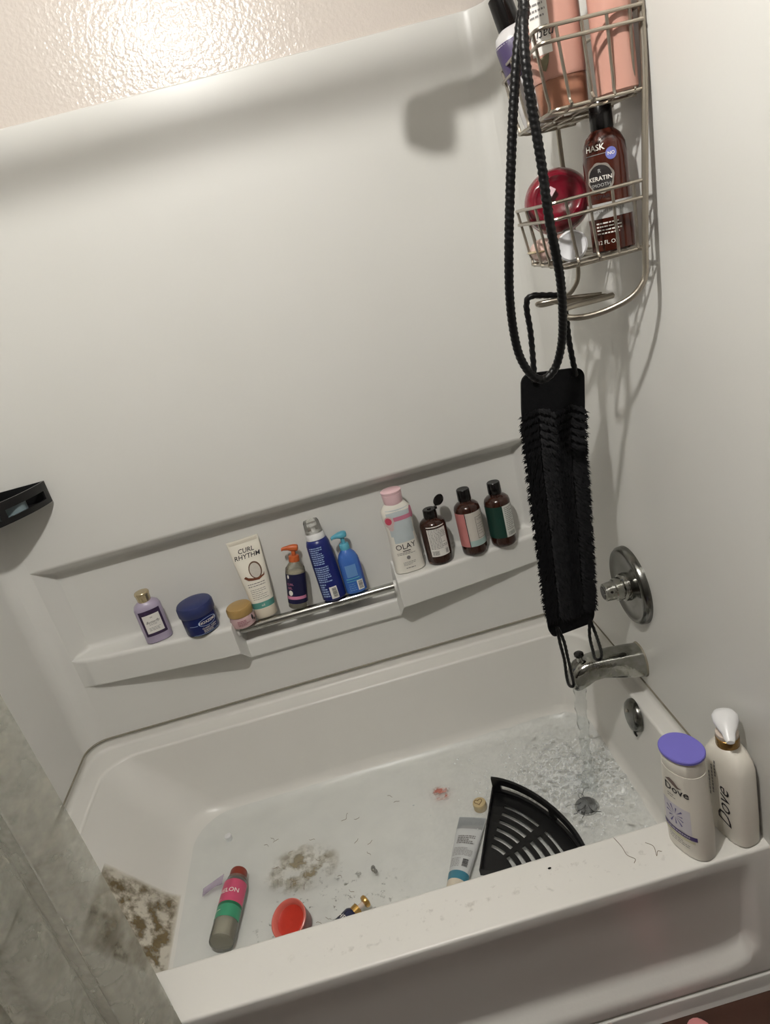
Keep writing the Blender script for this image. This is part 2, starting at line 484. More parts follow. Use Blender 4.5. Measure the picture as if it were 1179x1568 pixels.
# ------------------------------------------------------------------ faucet wall fittings
vc = (0, -.386, .586)
val = empty('shower_valve', vc, 'round chrome valve plate with a bare stem on the faucet wall', 'valve')
g = G(); g.loft(lathe_x([(0, .0845), (.010, .0835), (.016, .079), (.017, .075), (.0145, .070), (.0150, .045), (.0165, .02)], vc, 64)); under(g.mk('plate', M['chrome_dark'], angle=50), val)
M['chrome_worn'] = mat('chrome_worn', srgb(178, 178, 178), 0.14, metal=1.0, var=.5, vscale=70, bump=.1, bscale=80)
g = G(); g.loft(lathe_x([(.014, .031), (.026, .029), (.028, .0245), (.042, .0235), (.044, .0205), (.064, .0190), (.066, .016)], vc, 36)); st = under(g.mk('stem', M['chrome_worn'], angle=50), val)
g = G(); g.loft(lathe_x([(.0655, .0150), (.0668, .0135), (.0668, .001)], vc, 24)); g.mk('stem_socket', M['black_gloss'], st)
for dy, dz in ((.004, -.016), (-.010, .012)):
    g = G(); g.loft(lathe_x([(0, .0028), (.0005, .0027), (.0005, .0003)], (-.054, -.386-.0195, .594), 12, Vector((0, -1, 0.2)))); g.mk('screw_hole', M['black_gloss'], st)
    break
sp = empty('tub_spout', (0, -.376, .395), 'chrome tub spout with diverter knob pouring water into the tub', 'tub spout')
def rsec(x, zc, hw, hh, n=3.2, N=32, yc=-.376):
    return [(x, yc+hw*math.copysign(abs(math.cos(t))**(2/n), math.cos(t)), zc+hh*math.copysign(abs(math.sin(t))**(2/n), math.sin(t))) for t in [2*PI*k/N for k in range(N)]]
g = G(); g.loft([rsec(-.004, .392, .034, .037, 2.4), rsec(-.030, .396, .0335, .0355, 2.6), rsec(-.065, .404, .031, .030), rsec(-.095, .409, .029, .026), rsec(-.115, .408, .027, .027), rsec(-.130, .403, .026, .031), rsec(-.146, .397, .025, .031), rsec(-.157, .392, .023, .026), rsec(-.163, .389, .018, .018)])
under(g.mk('spout_body', M['chrome_worn'], angle=60), sp)
g = G(); g.loft([rsec(.0, .392, .036, .039, 2.3), rsec(-.003, .392, .0355, .0385, 2.3), rsec(-.005, .392, .033, .036, 2.3)]); under(g.mk('base_ring', M['caulk']), sp)
g = G(); g.loft([ring(.425, .0065, N=16, cx=-.136, cy=-.376), ring(.443, .0065, N=16, cx=-.136, cy=-.376)]); kn = under(g.mk('diverter_stem', M['chrome']), sp)
g = G(); g.loft([ring(.443, .008, N=20, cx=-.136, cy=-.376), ring(.446, .0105, N=20, cx=-.136, cy=-.376), ring(.451, .0105, N=20, cx=-.136, cy=-.376), ring(.453, .008, N=20, cx=-.136, cy=-.376)]); g.mk('diverter_knob', M['black_gloss'], kn)

# grab bar across the shelf notch
gb = empty('grab_bar', (-.68, -.02, .548), 'chrome towel bar spanning the notch of the moulded shelf', 'towel bar')
g = G(); g.tube([(-.900, -.02, .548), (-.464, -.02, .548)], .0115, 24); under(g.mk('bar', M['chrome']), gb)
for xx in (-.893, -.471):
    g = G(); g.tube([(xx-.006, -.02, .548), (xx+.006, -.02, .548)], .0155, 20); under(g.mk('collar', M['acrylic']), gb)

# ------------------------------------------------------------------ water
M['water'] = sheer('water', (.965, .98, .985, 1), 0.03, diffuse=srgb(215, 222, 225), diff_w=.05, ior=1.33, noise_scale=14)
WZ = .074
IMP = Vector((-.16, -.33, 0))
nx, ny = 330, 180; V = []; Fc = []
for i in range(nx+1):
    for j in range(ny+1):
        x = -1.17+i/nx*1.10; y = -.69+j/ny*.60
        r = math.hypot((x-IMP.x), (y-IMP.y))
        a = .0075*math.exp(-(r/.19)**2)+.0024*math.exp(-(r/.40)**2)+.00025
        h = noise.noise((x*38, y*38, .3))*a*1.0+noise.noise((x*80, y*80, 2.3))*a*.7+noise.noise((x*14, y*14, 5.1))*a*.8
        V.append((x, y, WZ+h))
for i in range(nx):
    for j in range(ny):
        a = i*(ny+1)+j; Fc.append((a, a+ny+1, a+ny+2, a+1))
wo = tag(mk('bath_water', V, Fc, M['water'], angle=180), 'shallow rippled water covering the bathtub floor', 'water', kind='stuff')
caustic_w = []  # bright caustic net around the stream, painted as white streak weights
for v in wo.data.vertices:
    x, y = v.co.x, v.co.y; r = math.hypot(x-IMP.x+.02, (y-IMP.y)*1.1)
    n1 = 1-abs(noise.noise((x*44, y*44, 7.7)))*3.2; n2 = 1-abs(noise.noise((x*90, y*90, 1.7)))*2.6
    caustic_w.append(max(0, min(1, max(n1, n2*.9)))**2*(.62*math.exp(-(r/.15)**2)+.16*math.exp(-(r/.30)**2))*(1-.9*math.exp(-(math.hypot(x+.185, y+.405)/.035)**2)))
at = wo.data.attributes.new('painted_caustics', 'FLOAT', 'POINT'); at.data.foreach_set('value', caustic_w)
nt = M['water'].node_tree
aw = nt.nodes.new('ShaderNodeAttribute'); aw.attribute_name = 'painted_caustics'
caustic_d = nt.nodes.new('ShaderNodeBsdfDiffuse'); caustic_d.inputs[0].default_value = srgb(240, 243, 244)  # white diffuse puts the ripple highlights into the water colour
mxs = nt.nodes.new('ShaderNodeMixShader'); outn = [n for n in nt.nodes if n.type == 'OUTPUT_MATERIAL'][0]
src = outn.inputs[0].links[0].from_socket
nt.links.new(aw.outputs['Fac'], mxs.inputs[0]); nt.links.new(src, mxs.inputs[1]); nt.links.new(caustic_d.outputs[0], mxs.inputs[2]); nt.links.new(mxs.outputs[0], outn.inputs[0])
M['stream'] = sheer('stream', (.97, .98, .98, 1), 0.05, diffuse=srgb(222, 224, 222), diff_w=.12, ior=1.03, noise_scale=30, bump=.4, bscale=60)
g = G(); pts = []; rr = []
for k in range(24):
    t = k/23; pts.append((-.147-.012*t, -.376+.012*t, .372-.30*t)); rr.append(.013-.004*t+.002*math.sin(k*1.7)+(.010*max(0, t-.8)*5))
g.tube(pts, rr, 18, twist=(.12, 3, 60))
tag(g.mk('water_stream', M['stream']), 'thin stream of water falling from the tub spout', 'water', kind='stuff')
# small foam bubbles near the falling water
M['foam'] = sheer('foam', (.97, .98, .98, 1), 0.03, diffuse=srgb(245, 247, 247), diff_w=.75, ior=1.15)
g = G()
for k in range(700):
    a = random.uniform(0, 2*PI); d = abs(random.gauss(0, .15)); x = IMP.x-.03+d*math.cos(a)*1.1; y = IMP.y+d*math.sin(a)*.9
    if not (-.6 < x < -.09 and -.64 < y < -.125): continue
    if math.hypot(x+.185, y+.405) < .034 or ((x+.466)**2+(y+.513)**2 < .25**2 and x > -.49 and y > -.62+.0 and (y+.513) < 2.6*(x+.466)+.02): continue
    r = random.uniform(.0010, .0030)
    g.loft([[(x+r*q*math.cos(t), y+r*q*math.sin(t), WZ+.001+r*h) for t in [2*PI*m/8 for m in range(8)]] for q, h in ((1, 0), (.85, .5), (.5, .85), (.08, 1))], False, True)
tag(g.mk('foam_bubbles', M['foam']), 'small foam bubbles around the falling water by the drain', 'foam', kind='stuff')

# ------------------------------------------------------------------ stains on the tub (their own shapes)
def speckle(name, col, thr=.5, soft=.12, scale=30, edge=True, dense=1.0):
    m = bpy.data.materials.new(name); m.use_nodes = True; nt = m.node_tree; b = nt.nodes['Principled BSDF']
    b.inputs['Roughness'].default_value = .6
    tc = nt.nodes.new('ShaderNodeTexCoord')
    n = nt.nodes.new('ShaderNodeTexNoise'); n.inputs['Scale'].default_value = scale; n.inputs['Detail'].default_value = 6; n.inputs['Roughness'].default_value = .62
    nt.links.new(tc.outputs['Object'], n.inputs['Vector'])
    cr = nt.nodes.new('ShaderNodeValToRGB'); cr.color_ramp.elements[0].position = .3; cr.color_ramp.elements[1].position = .75
    cr.color_ramp.elements[0].color = (col[0]*1.5, col[1]*1.5, col[2]*1.5, 1); cr.color_ramp.elements[1].color = (col[0]*.6, col[1]*.6, col[2]*.55, 1)
    nt.links.new(n.outputs['Fac'], cr.inputs[0]); nt.links.new(cr.outputs[0], b.inputs['Base Color'])
    mr = nt.nodes.new('ShaderNodeMapRange'); mr.inputs[1].default_value = thr-soft; mr.inputs[2].default_value = thr+soft; mr.inputs[4].default_value = dense
    nt.links.new(n.outputs['Fac'], mr.inputs[0])
    at = nt.nodes.new('ShaderNodeAttribute'); at.attribute_name = 'fade'
    mu = nt.nodes.new('ShaderNodeMath'); mu.operation = 'MULTIPLY'
    nt.links.new(mr.outputs[0], mu.inputs[0]); nt.links.new(at.outputs['Fac'], mu.inputs[1]); nt.links.new(mu.outputs[0], b.inputs['Alpha'])
    return m
def tub_z(x, y=None):
    """height of the left slope / floor"""
    if x > LX2: return floor_z(x)
    if x > LX0:
        lo, hi = 0.0, 1.0
        for _ in range(24):
            m = (lo+hi)/2
            if left_x(m) < x: lo = m
            else: hi = m
        return lerp(.108, floor_z(x), 1-(1-lo)**2)
    return lerp(.108, RIM-.008, (-1.195-x)/(1.327-1.195))
def stain(name, x0, x1, y0, y1, material, fade, n=36, lift=.0012):
    V = []; Fc = []; fd = []
    for i in range(n+1):
        for j in range(n+1):
            x = lerp(x0, x1, i/n); y = lerp(y0, y1, j/n); V.append((x, y, tub_z(x)+lift)); fd.append(fade(i/n, j/n))
    for i in range(n):
        for j in range(n):
            a = i*(n+1)+j; Fc.append((a, a+n+1, a+n+2, a+1))
    me = bpy.data.meshes.new(name); me.from_pydata(V, [], Fc)
    at = me.attributes.new('fade', 'FLOAT', 'POINT'); at.data.foreach_set('value', fd)
    me.polygons.foreach_set('use_smooth', [True]*len(me.polygons)); me.materials.append(material)
    o = bpy.data.objects.new(name, me); COL.objects.link(o); return tubpart(o)
M['mildew'] = speckle('mildew', srgb(120, 104, 72), .53, .11, 30)
M['tape'] = speckle('tape', srgb(200, 190, 166), .2, .2, 10, dense=.3)
def f_m(u, v):
    return sstep((1-u)*9)*sstep(u*4+.4)*sstep(v*12)*sstep((1-v)*9)*lerp(1.25, .8, v)
o = stain('tape_residue', -1.285, -1.158, -.540, -.335, M['tape'], lambda u, v: sstep((1-u)*30)*sstep(v*30)*sstep((1-v)*20), lift=.0008); o['label'] = 'pale rectangular residue on the sloped end'
o = stain('mildew_patch', -1.285, -1.158, -.540, -.335, M['mildew'], f_m, lift=.0016); o['label'] = 'brown mildew blotches on the sloped end'
M['grime'] = speckle('grime', srgb(164, 146, 112), .53, .09, 26)
def blob(u, v): return max(0, 1-math.hypot(u-.5, v-.5)*2)**.7
stain('grime_patch', -.965, -.775, -.42, -.275, M['grime'], lambda u, v: min(.8, blob(u, v)*1.2))
stain('grime_patch', -1.00, -.62, -.62, -.36, mat_g := speckle('grime_fine', srgb(150, 143, 130), .63, .04, 60), lambda u, v: blob(u, v))
M['red_stain'] = speckle('red_stain', srgb(196, 96, 70), .52, .08, 60)
stain('red_smear', -.535, -.475, -.275, -.225, M['red_stain'], lambda u, v: min(1, blob(u, v)*1.6), lift=.012)
M['rim_scuff'] = speckle('rim_scuff', srgb(196, 186, 166), .66, .07, 60, dense=.25)

# ================================================================== BOTTLES AND TOILETRIES
_txt = {}
def text2d(s, size=1.0, shear=0.0, bold=0.0):
    key = (s, shear, bold)
    if key not in _txt:
        c = bpy.data.curves.new('t', 'FONT'); c.body = s; c.size = 1.0; c.align_x = 'CENTER'; c.align_y = 'CENTER'
        c.shear = shear; c.offset = bold; c.resolution_u = 2
        ob = bpy.data.objects.new('t', c); COL.objects.link(ob)
        dg = bpy.context.evaluated_depsgraph_get(); dg.update()
        me = bpy.data.meshes.new_from_object(ob.evaluated_get(dg))
        v = [(p.co.x, p.co.y) for p in me.vertices]; f = [tuple(p.vertices) for p in me.polygons]
        bpy.data.objects.remove(ob); bpy.data.curves.remove(c); bpy.data.meshes.remove(me)
        _txt[key] = (v, f)
    v, f = _txt[key]
    return [(x*size, y*size) for x, y in v], f

class Bottle:
    """thing with lofted body (front = local -Y) and flat print mapped on its surface"""
    def __init__(s, name, label, cat, loc, rz=0, tilt=(0, 0), group=None):
        s.e = empty(name, loc, label, cat, rz, tilt, group); s.prof = None; s._c = {}
    def loft(s, name, prof, material, parent=None, N=44, main=False, cx=0, cy=0, **k):
        g = G(); g.loft([ring(p[0], p[1], p[2] if len(p) > 2 else p[1], p[3] if len(p) > 3 else 2.0, N, cx, cy) for p in prof])
        if main: s.prof = [(p[0], p[1], p[2] if len(p) > 2 else p[1], p[3] if len(p) > 3 else 2.0) for p in prof]; s._c = {}
        return g.mk(name, material, parent or s.e, **k)
    def _sec(s, z):
        k = round(z, 4)
        if k in s._c: return s._c[k]
        P = s.prof; a = b = P[0]
        for i in range(len(P)-1):
            if P[i][0] <= z <= P[i+1][0] and P[i+1][0] > P[i][0]: a, b = P[i], P[i+1]; break
        else:
            a = b = P[-1] if z > P[-1][0] else P[0]
        t = 0 if a is b else (z-a[0])/(b[0]-a[0])
        rx, ry, n = [lerp(a[i], b[i], t) for i in (1, 2, 3)]
        pts = []; L_ = [0]
        for m in range(361):
            th = -PI/2+(m-180)*PI/180; c, q = math.cos(th), math.sin(th)
            pts.append((rx*math.copysign(abs(c)**(2/n), c), ry*math.copysign(abs(q)**(2/n), q)))
        for m in range(1, 361): L_.append(L_[-1]+math.dist(pts[m], pts[m-1]))
        L_ = [l-L_[180] for l in L_]
        s._c[k] = (pts, L_); return s._c[k]
    def map(s, u, v, off):
        pts, L_ = s._sec(v)
        lo, hi = 0, 360
        while hi-lo > 1:
            m = (lo+hi)//2
            if L_[m] <= u: lo = m
            else: hi = m
        t = (u-L_[lo])/max(1e-9, L_[hi]-L_[lo]); a, b = pts[lo], pts[hi]
        x, y = lerp(a[0], b[0], t), lerp(a[1], b[1], t)
        tx, ty = b[0]-a[0], b[1]-a[1]; l = math.hypot(tx, ty) or 1
        return (x+ty/l*off, y-tx/l*off, v)
    def patch(s, name, u0, u1, v0, v1, material, off=.0004, nu=14, nv=8, parent=None, label=None):
        V = [s.map(lerp(u0, u1, i/nu), lerp(v0, v1, j/nv), off) for i in range(nu+1) for j in range(nv+1)]
        F_ = [(i*(nv+1)+j, (i+1)*(nv+1)+j, (i+1)*(nv+1)+j+1, i*(nv+1)+j+1) for i in range(nu) for j in range(nv)]
        o = mk(name, V, F_, material, parent or s.e, angle=80)
        if label: o['label'] = label
        return o
    def shape(s, name, uv, faces, material, off=.0009, parent=None):
        return mk(name, [s.map(u, v, off) for u, v in uv], faces, material, parent or s.e, smooth=False)
    def text(s, st, u, v, size, material, rot=0, shear=0, bold=0, off=.0009, parent=None, name='lettering'):
        p, f = text2d(st, size, shear, bold); c, q = math.cos(rot), math.sin(rot)
        return s.shape(name, [(u+x*c-y*q, v+x*q+y*c) for x, y in p], f, material, off, parent)
    def rects(s, name, rs, material, off=.0009, parent=None, n=4):
        uv = []; F_ = []
        for (u0, u1, v0, v1) in rs:
            k = len(uv); m = max(1, min(n, int((u1-u0)/.005)+1))
            for i in range(m+1): uv += [(lerp(u0, u1, i/m), v0), (lerp(u0, u1, i/m), v1)]
            F_ += [(k+2*i, k+2*i+2, k+2*i+3, k+2*i+1) for i in range(m)]
        return s.shape(name, uv, F_, material, off, parent)
    def print_rows(s, u0, u1, v0, v1, rows, material, h=.35, off=.0009, parent=None, name='small_print', seed=1):
        rnd = random.Random(seed); rs = []
        dv = (v1-v0)/rows
        for r in range(rows):
            v = v1-(r+.5)*dv; u = u0; end = u1-(u1-u0)*rnd.choice([0, 0, .1, .3])
            while u < end:
                w = rnd.uniform(.0022, .0075); rs.append((u, min(u+w, end), v-dv*h/2, v+dv*h/2)); u += w+.0012
        return s.rects(name, rs, material, off, parent)
    def barcode(s, u0, u1, v0, v1, material, off=.0011, vert=False, parent=None, seed=3):
        rnd = random.Random(seed); rs = []; a = v0 if vert else u0; e = v1 if vert else u1
        while a < e:
            w = rnd.uniform(.0005, .0014)
            rs.append((u0, u1, a, min(e, a+w)) if vert else (a, min(e, a+w), v0, v1)); a += w+rnd.uniform(.0005, .0012)
        return s.rects('barcode', rs, material, off, parent)
    def disc(s, name, u, v, ru, rv, material, off=.0008, parent=None, n=24, inner=0, wob=0):
        uv = []; F_ = []
        for k in range(n):
            a = 2*PI*k/n; w = 1+wob*math.sin(a*8)
            uv.append((u+ru*w*math.cos(a), v+rv*w*math.sin(a))); uv.append((u+ru*w*inner*math.cos(a), v+rv*w*inner*math.sin(a)))
        for k in range(n):
            a = 2*k; b = 2*((k+1) % n); F_.append((a, b, b+1, a+1))
        return s.shape(name, uv, F_, material, off, parent)

def pump(b, z, r, material, collar=None, head_rx=.013, dirn=180, h=.03, flat=True, stem_m=None, nose=.026):
    """collar, stem and head of a lotion pump on top of a bottle"""
    cm = collar or material
    b.loft('collar', [(z, r), (z+.003, r*1.04), (z+.014, r*1.0), (z+.016, r*.86)], cm)
    b.loft('pump_stem', [(z+.014, r*.42), (z+.014+h*.55, r*.42)], stem_m or material, N=16)
    zz = z+.014+h*.5; g = G()
    a = math.radians(dirn); d = Vector((math.cos(a), math.sin(a), 0)); p = Vector((-d.y, d.x, 0)); c = Vector((0, 0, zz))
    secs = []
    for t, w, z0, z1 in ((-.013, .004, .004, .014), (-.010, .010, .0, .016), (-.003, head_rx, -.001, .017), (.006, head_rx*.92, .0, .0165), (.014, head_rx*.62, .003, .015), (nose*.85, .0045, .004, .0125), (nose, .0038, .002, .010)):
        q = c+d*t
        secs.append([q+p*(w*math.copysign(abs(math.cos(th))**.7, math.cos(th)))+Vector((0, 0, (z0+z1)/2+(z1-z0)/2*math.copysign(abs(math.sin(th))**.8, math.sin(th)))) for th in [2*PI*k/20 for k in range(20)]])
    g.loft(secs)
    return g.mk('pump_head', material, b.e)

ZL = .5805
SH = None
# -- lilac lotion bottle
M['lilac'] = mat('lilac', srgb(164, 154, 174), .32); M['violet'] = mat('violet', srgb(50, 36, 66), .35)
M['champagne'] = mat('champagne', srgb(200, 184, 150), .25, metal=.8); M['floral'] = mat('floral', srgb(70, 52, 92), .4, var=.8, vscale=120)
b = Bottle('lotion_bottle', 'lilac lotion bottle with white Butterfly label and champagne cap', 'bottle', (-1.088, -.006, ZL), math.radians(16))
b.loft('body', [(0, .030, .020, 2.6), (.003, .0335, .0235, 2.6), (.055, .0335, .0235, 2.6), (.094, .0335, .0235, 2.6), (.103, .030, .021, 2.4), (.110, .020, .016, 2.2), (.112, .014, .014, 2)], M['lilac'], main=True)
b.loft('cap', [(.111, .0155), (.114, .0165), (.128, .0175), (.130, .0185), (.134, .0185), (.136, .017), (.1365, .005)], M['champagne'])
lb = b.patch('label', -.027, .027, .022, .092, M['floral'])
b.patch('label_panel', -.021, .021, .030, .080, M['paper'], off=.0007)
b.text('Butterfly', 0, .060, .0095, M['dark_print'], shear=.4); b.text('W', 0, .072, .007, M['grey_print'])
b.print_rows(-.010, .010, .051, .056, 2, M['grey_print'], seed=2); b.print_rows(-.014, .014, .036, .046, 3, M['grey_print'], seed=4)
# -- blue cream jar
M['cobalt'] = mat('cobalt', srgb(18, 28, 80), .25); M['navy_lid'] = mat('navy_lid', srgb(40, 48, 92), .4, bump=.02, bscale=80); M['pale_blue'] = mat('pale_blue', srgb(150, 172, 208), .4)
b = Bottle('cream_jar', 'blue cream jar with domed navy lid and white lettering', 'jar', (-.972, -.022, ZL), math.radians(34))
b.loft('body', [(0, .038), (.003, .042), (.02, .0425), (.048, .043), (.052, .041)], M['cobalt'], main=True)
b.loft('lid', [(.051, .0445), (.053, .046), (.072, .046), (.078, .043), (.081, .036), (.0825, .020), (.0825, .004)], M['navy_lid'])
b.disc('label_ring', .004, .034, .026, .0105, M['pale_blue'], inner=.90, n=36)
b.text('NOXZEMA', .004, .034, .0098, M['white_print'], bold=.01); b.text('CLASSIC CLEAN', .004, .019, .0056, M['white_print'])
b.print_rows(-.014, .022, .007, .016, 3, M['white_print'], seed=8); b.rects('label_stripe', [(-.042, .042, .0045, .0055), (-.045, -.024, .030, .0312)], M['pale_blue'], n=12)
# -- pink jar with gold lid
M['gold_lid'] = mat('gold_lid', srgb(178, 146, 92), .3, metal=.3); M['blush'] = mat('blush', srgb(190, 160, 160), .2, coat=.4)
b = Bottle('scrub_jar', 'small pink jar with gold lid beside the white tube', 'jar', (-.871, -.020, .5605), math.radians(20))
b.loft('body', [(0, .026), (.004, .031), (.018, .0325), (.032, .030), (.034, .028)], M['blush'], main=True)
b.loft('lid', [(.033, .0315), (.036, .033), (.050, .033), (.055, .030), (.0565, .022), (.0575, .004)], M['gold_lid'])
b.print_rows(-.020, .012, .010, .026, 4, mat('rose_print', srgb(150, 96, 110), .5), h=.45, seed=11); b.disc('label_mark', .022, .022, .004, .007, M['dark_print'], n=10); b.disc('label_mark', .028, .014, .003, .004, M['dark_print'], n=10)
# -- white squeeze tube
M['ivory'] = mat('ivory', srgb(226, 221, 208), .38); M['teal'] = mat('teal', srgb(84, 142, 132), .4); M['frost'] = mat('frost', srgb(206, 196, 178), .35)
M['coconut'] = mat('coconut', srgb(96, 70, 52), .5); M['coco_white'] = mat('coco_white', srgb(200, 194, 186), .5, var=.2, vscale=200); M['rust'] = mat('rust', srgb(128, 72, 48), .5, var=.6, vscale=150)
b = Bottle('squeeze_tube', 'tall ivory squeeze tube with coconut picture and teal band', 'tube', (-.812, -.004, .5605), math.radians(8), (math.radians(-9), math.radians(-1)))
b.loft('cap', [(0, .026, .022), (.003, .028, .024), (.024, .029, .025), (.026, .029, .0245)], M['frost'])
b.loft('body', [(.026, .0285, .0245, 2), (.045, .030, .024, 2), (.10, .0345, .0175, 2.1), (.16, .0385, .009, 2.2), (.196, .0405, .0028, 2.6), (.210, .0410, .0022, 3)], M['ivory'], main=True)
b.patch('teal_band', -.045, .045, .027, .043, M['teal'])
b.rects('crimp', [(-.036, .036, .200+.0025*i, .2008+.0025*i) for i in range(3)], M['frost'], n=8)
b.text('CURL', 0, .180, .0165, M['dark_print'], shear=.2, bold=.01); b.text('RHYTHM', -.001, .165, .0165, M['dark_print'], shear=.2, bold=.01)
b.disc('coconut_shell', .008, .126, .0165, .0225, M['coconut']); b.disc('coconut_flesh', .0075, .1255, .0135, .019, M['coco_white'], off=.0012)
b.shape('coconut_bits', [(-.026, .112), (-.020, .116), (-.014, .111), (-.004, .108), (.010, .106), (.024, .110), (.028, .116), (.026, .107), (.010, .100), (-.006, .102), (-.016, .104)], [(0, 1, 2, 10), (2, 3, 9, 10), (3, 4, 8, 9), (4, 5, 7, 8), (5, 6, 7)], M['rust'], off=.0014)
b.print_rows(-.022, .022, .084, .096, 2, M['grey_print'], seed=21); b.print_rows(-.020, .020, .050, .080, 6, M['grey_print'], h=.25, seed=22)
b.text('oil', 0, .035, .009, M['white_print'])
# -- orange pump bottle (clear, navy label)
M['clear_plastic'] = sheer('clear_plastic', (.86, .86, .82, 1), .08, diffuse=srgb(196, 192, 178), diff_w=.28, ior=1.4)
M['orange'] = mat('orange', srgb(184, 92, 48), .35); M['navy_label'] = mat('navy_label', srgb(24, 24, 58), .4); M['pink_print'] = mat('pink_print', srgb(206, 130, 160), .5)
b = Bottle('pump_bottle', 'clear pump bottle with orange pump and navy label leaning right', 'bottle', (-.728, -.004, .5605), math.radians(-10), (math.radians(-7), math.radians(11)))
b.loft('body', [(0, .023), (.003, .0255), (.095, .0255), (.105, .024), (.118, .014), (.122, .0125)], M['clear_plastic'], main=True)
b.loft('content', [(.003, .0235), (.092, .0235), (.094, .02)], mat('pale_gel', srgb(196, 190, 170), .3))
b.patch('label', -.06, .06, .014, .092, M['navy_label'])
b.rects('pink_stripe', [(-.030, .030, .026, .034)], M['pink_print'], n=12); b.disc('label_mark', -.012, .043, .006, .007, M['white_print'])
b.text('CURL', -.012, .066, .008, M['pink_print']); b.text('GEL', -.013, .056, .008, M['pink_print']); b.disc('label_mark', -.016, .086, .003, .005, M['white_print'])
pump(b, .121, .0135, M['orange'], h=.026, dirn=196, head_rx=.010, nose=.030)
# -- navy spray bottle with clear cap
M['navy_plastic'] = mat('navy_plastic', srgb(24, 34, 100), .3); M['cap_white'] = mat('cap_white', srgb(220, 220, 220), .3)
M['clear_cap'] = sheer('clear_cap', (.93, .93, .91, 1), .05, diffuse=srgb(220, 218, 208), diff_w=.14, ior=1.45)
b = Bottle('mousse_bottle', 'tall navy foam bottle with clear overcap and white back print', 'bottle', (-.631, -.010, .5605), math.radians(-4), (math.radians(-7), math.radians(-1.5)))
b.loft('body', [(0, .028), (.003, .031), (.10, .031), (.150, .030), (.160, .027), (.163, .024)], M['navy_plastic'], main=True)
b.loft('shoulder', [(.162, .0235), (.165, .024), (.178, .0235), (.180, .022)], M['cap_white'])
b.loft('pump_stem', [(.178, .019), (.181, .019), (.182, .006), (.197, .006), (.198, .013), (.205, .013), (.206, .010)], M['cap_white'], N=24)
b.loft('overcap', [(.179, .0225), (.209, .0200), (.213, .018), (.214, .004)], M['clear_cap'])
b.print_rows(-.024, .010, .100, .148, 9, M['pale_blue'], h=.5, seed=31); b.print_rows(-.026, .012, .052, .096, 8, M['pale_blue'], h=.55, seed=32)
b.print_rows(-.026, -.006, .012, .050, 6, M['pale_blue'], h=.55, seed=34)
pp = b.patch('barcode_panel', -.003, .016, .006, .038, M['paper'], off=.0008); b.barcode(.003, .014, .010, .034, M['dark_print'], vert=True)
# -- blue pump bottle
M['sky_blue'] = mat('sky_blue', srgb(62, 104, 178), .22, coat=.3); M['aqua'] = mat('aqua', srgb(86, 160, 182), .35); M['mid_blue'] = mat('mid_blue', srgb(96, 138, 190), .35); M['deep_blue'] = mat('deep_blue', srgb(40, 66, 160), .3)
b = Bottle('lotion_pump', 'blue lotion bottle with aqua pump between navy bottle and white body wash', 'bottle', (-.572, -.010, .5605), math.radians(6), (math.radians(-6), math.radians(0)))
b.loft('body', [(0, .024, .019, 2.5), (.003, .0275, .022, 2.5), (.060, .0275, .022, 2.5), (.092, .0265, .021, 2.4), (.105, .021, .018, 2.2), (.114, .0135, .0135, 2), (.117, .012, .012, 2)], M['sky_blue'], main=True)
b.patch('label', -.016, .012, .046, .078, M['mid_blue']); b.rects('label_stripe', [(-.020, .014, .040, .043), (-.020, .014, .034, .036)], M['aqua'], n=8)
b.patch('side_panel', .024, .050, .008, .085, M['deep_blue'], nu=8)
b.patch('barcode_panel', .004, .020, .008, .034, M['paper'], off=.0008); b.barcode(.007, .018, .011, .031, M['dark_print'], vert=True, seed=5)
b.print_rows(-.018, .0, .008, .030, 4, M['mid_blue'], seed=36)
pump(b, .116, .0125, M['aqua'], h=.034, dirn=190, head_rx=.013, nose=.028)
# -- white body wash with rose label
M['wash_white'] = mat('wash_white', srgb(224, 220, 210), .35); M['pink_cap'] = mat('pink_cap', srgb(226, 192, 196), .38); M['ice_blue'] = mat('ice_blue', srgb(190, 200, 204), .4, var=.12, vscale=60)
M['rose'] = mat('rose', srgb(206, 78, 104), .45, var=.3, vscale=200); M['ribbon'] = mat('ribbon', srgb(196, 122, 144), .45); M['petal'] = mat('petal', srgb(212, 190, 190), .45, var=.2, vscale=150)
b = Bottle('body_wash', 'tall white body wash bottle with pale pink cap and rose ribbon', 'bottle', (-.424, -.012, ZL), math.radians(3))
b.loft('body', [(0, .036, .021, 2.7), (.003, .0395, .0245, 2.7), (.040, .0395, .0245, 2.6), (.080, .0355, .024, 2.4), (.115, .0345, .024, 2.3), (.150, .0385, .0245, 2.3), (.172, .0375, .024, 2.3), (.183, .029, .021, 2.2), (.190, .022, .0195, 2)], M['wash_white'], main=True)
b.loft('cap', [(.187, .0225, .0205), (.190, .024, .0215), (.212, .0255, .0228), (.2125, .0245, .022), (.214, .0255, .0228), (.220, .0265, .0235), (.222, .024, .021), (.2222, .004, .004)], M['pink_cap'])
b.patch('label', -.030, .033, .105, .176, M['ice_blue']); b.patch('label', -.024, .028, .086, .105, M['ice_blue'], off=.0003)
b.rects('ribbon', [(-.014, .036, .146, .157)], M['ribbon'], off=.0010, n=12); b.disc('petal', -.026, .146, .013, .016, M['petal'], off=.0011); b.disc('rose', -.027, .149, .0085, .0095, M['rose'], off=.0015); b.disc('petal', .037, .158, .007, .016, M['ribbon'], off=.0012); b.disc('petal', -.024, .130, .007, .008, M['petal'], off=.0012)
b.text('OLAY', 0, .074, .0205, M['dark_print']); b.rects('small_print', [(-.010, .010, .0615, .0635)], M['dark_print']); b.print_rows(-.026, .026, .052, .060, 2, M['grey_print'], seed=41)
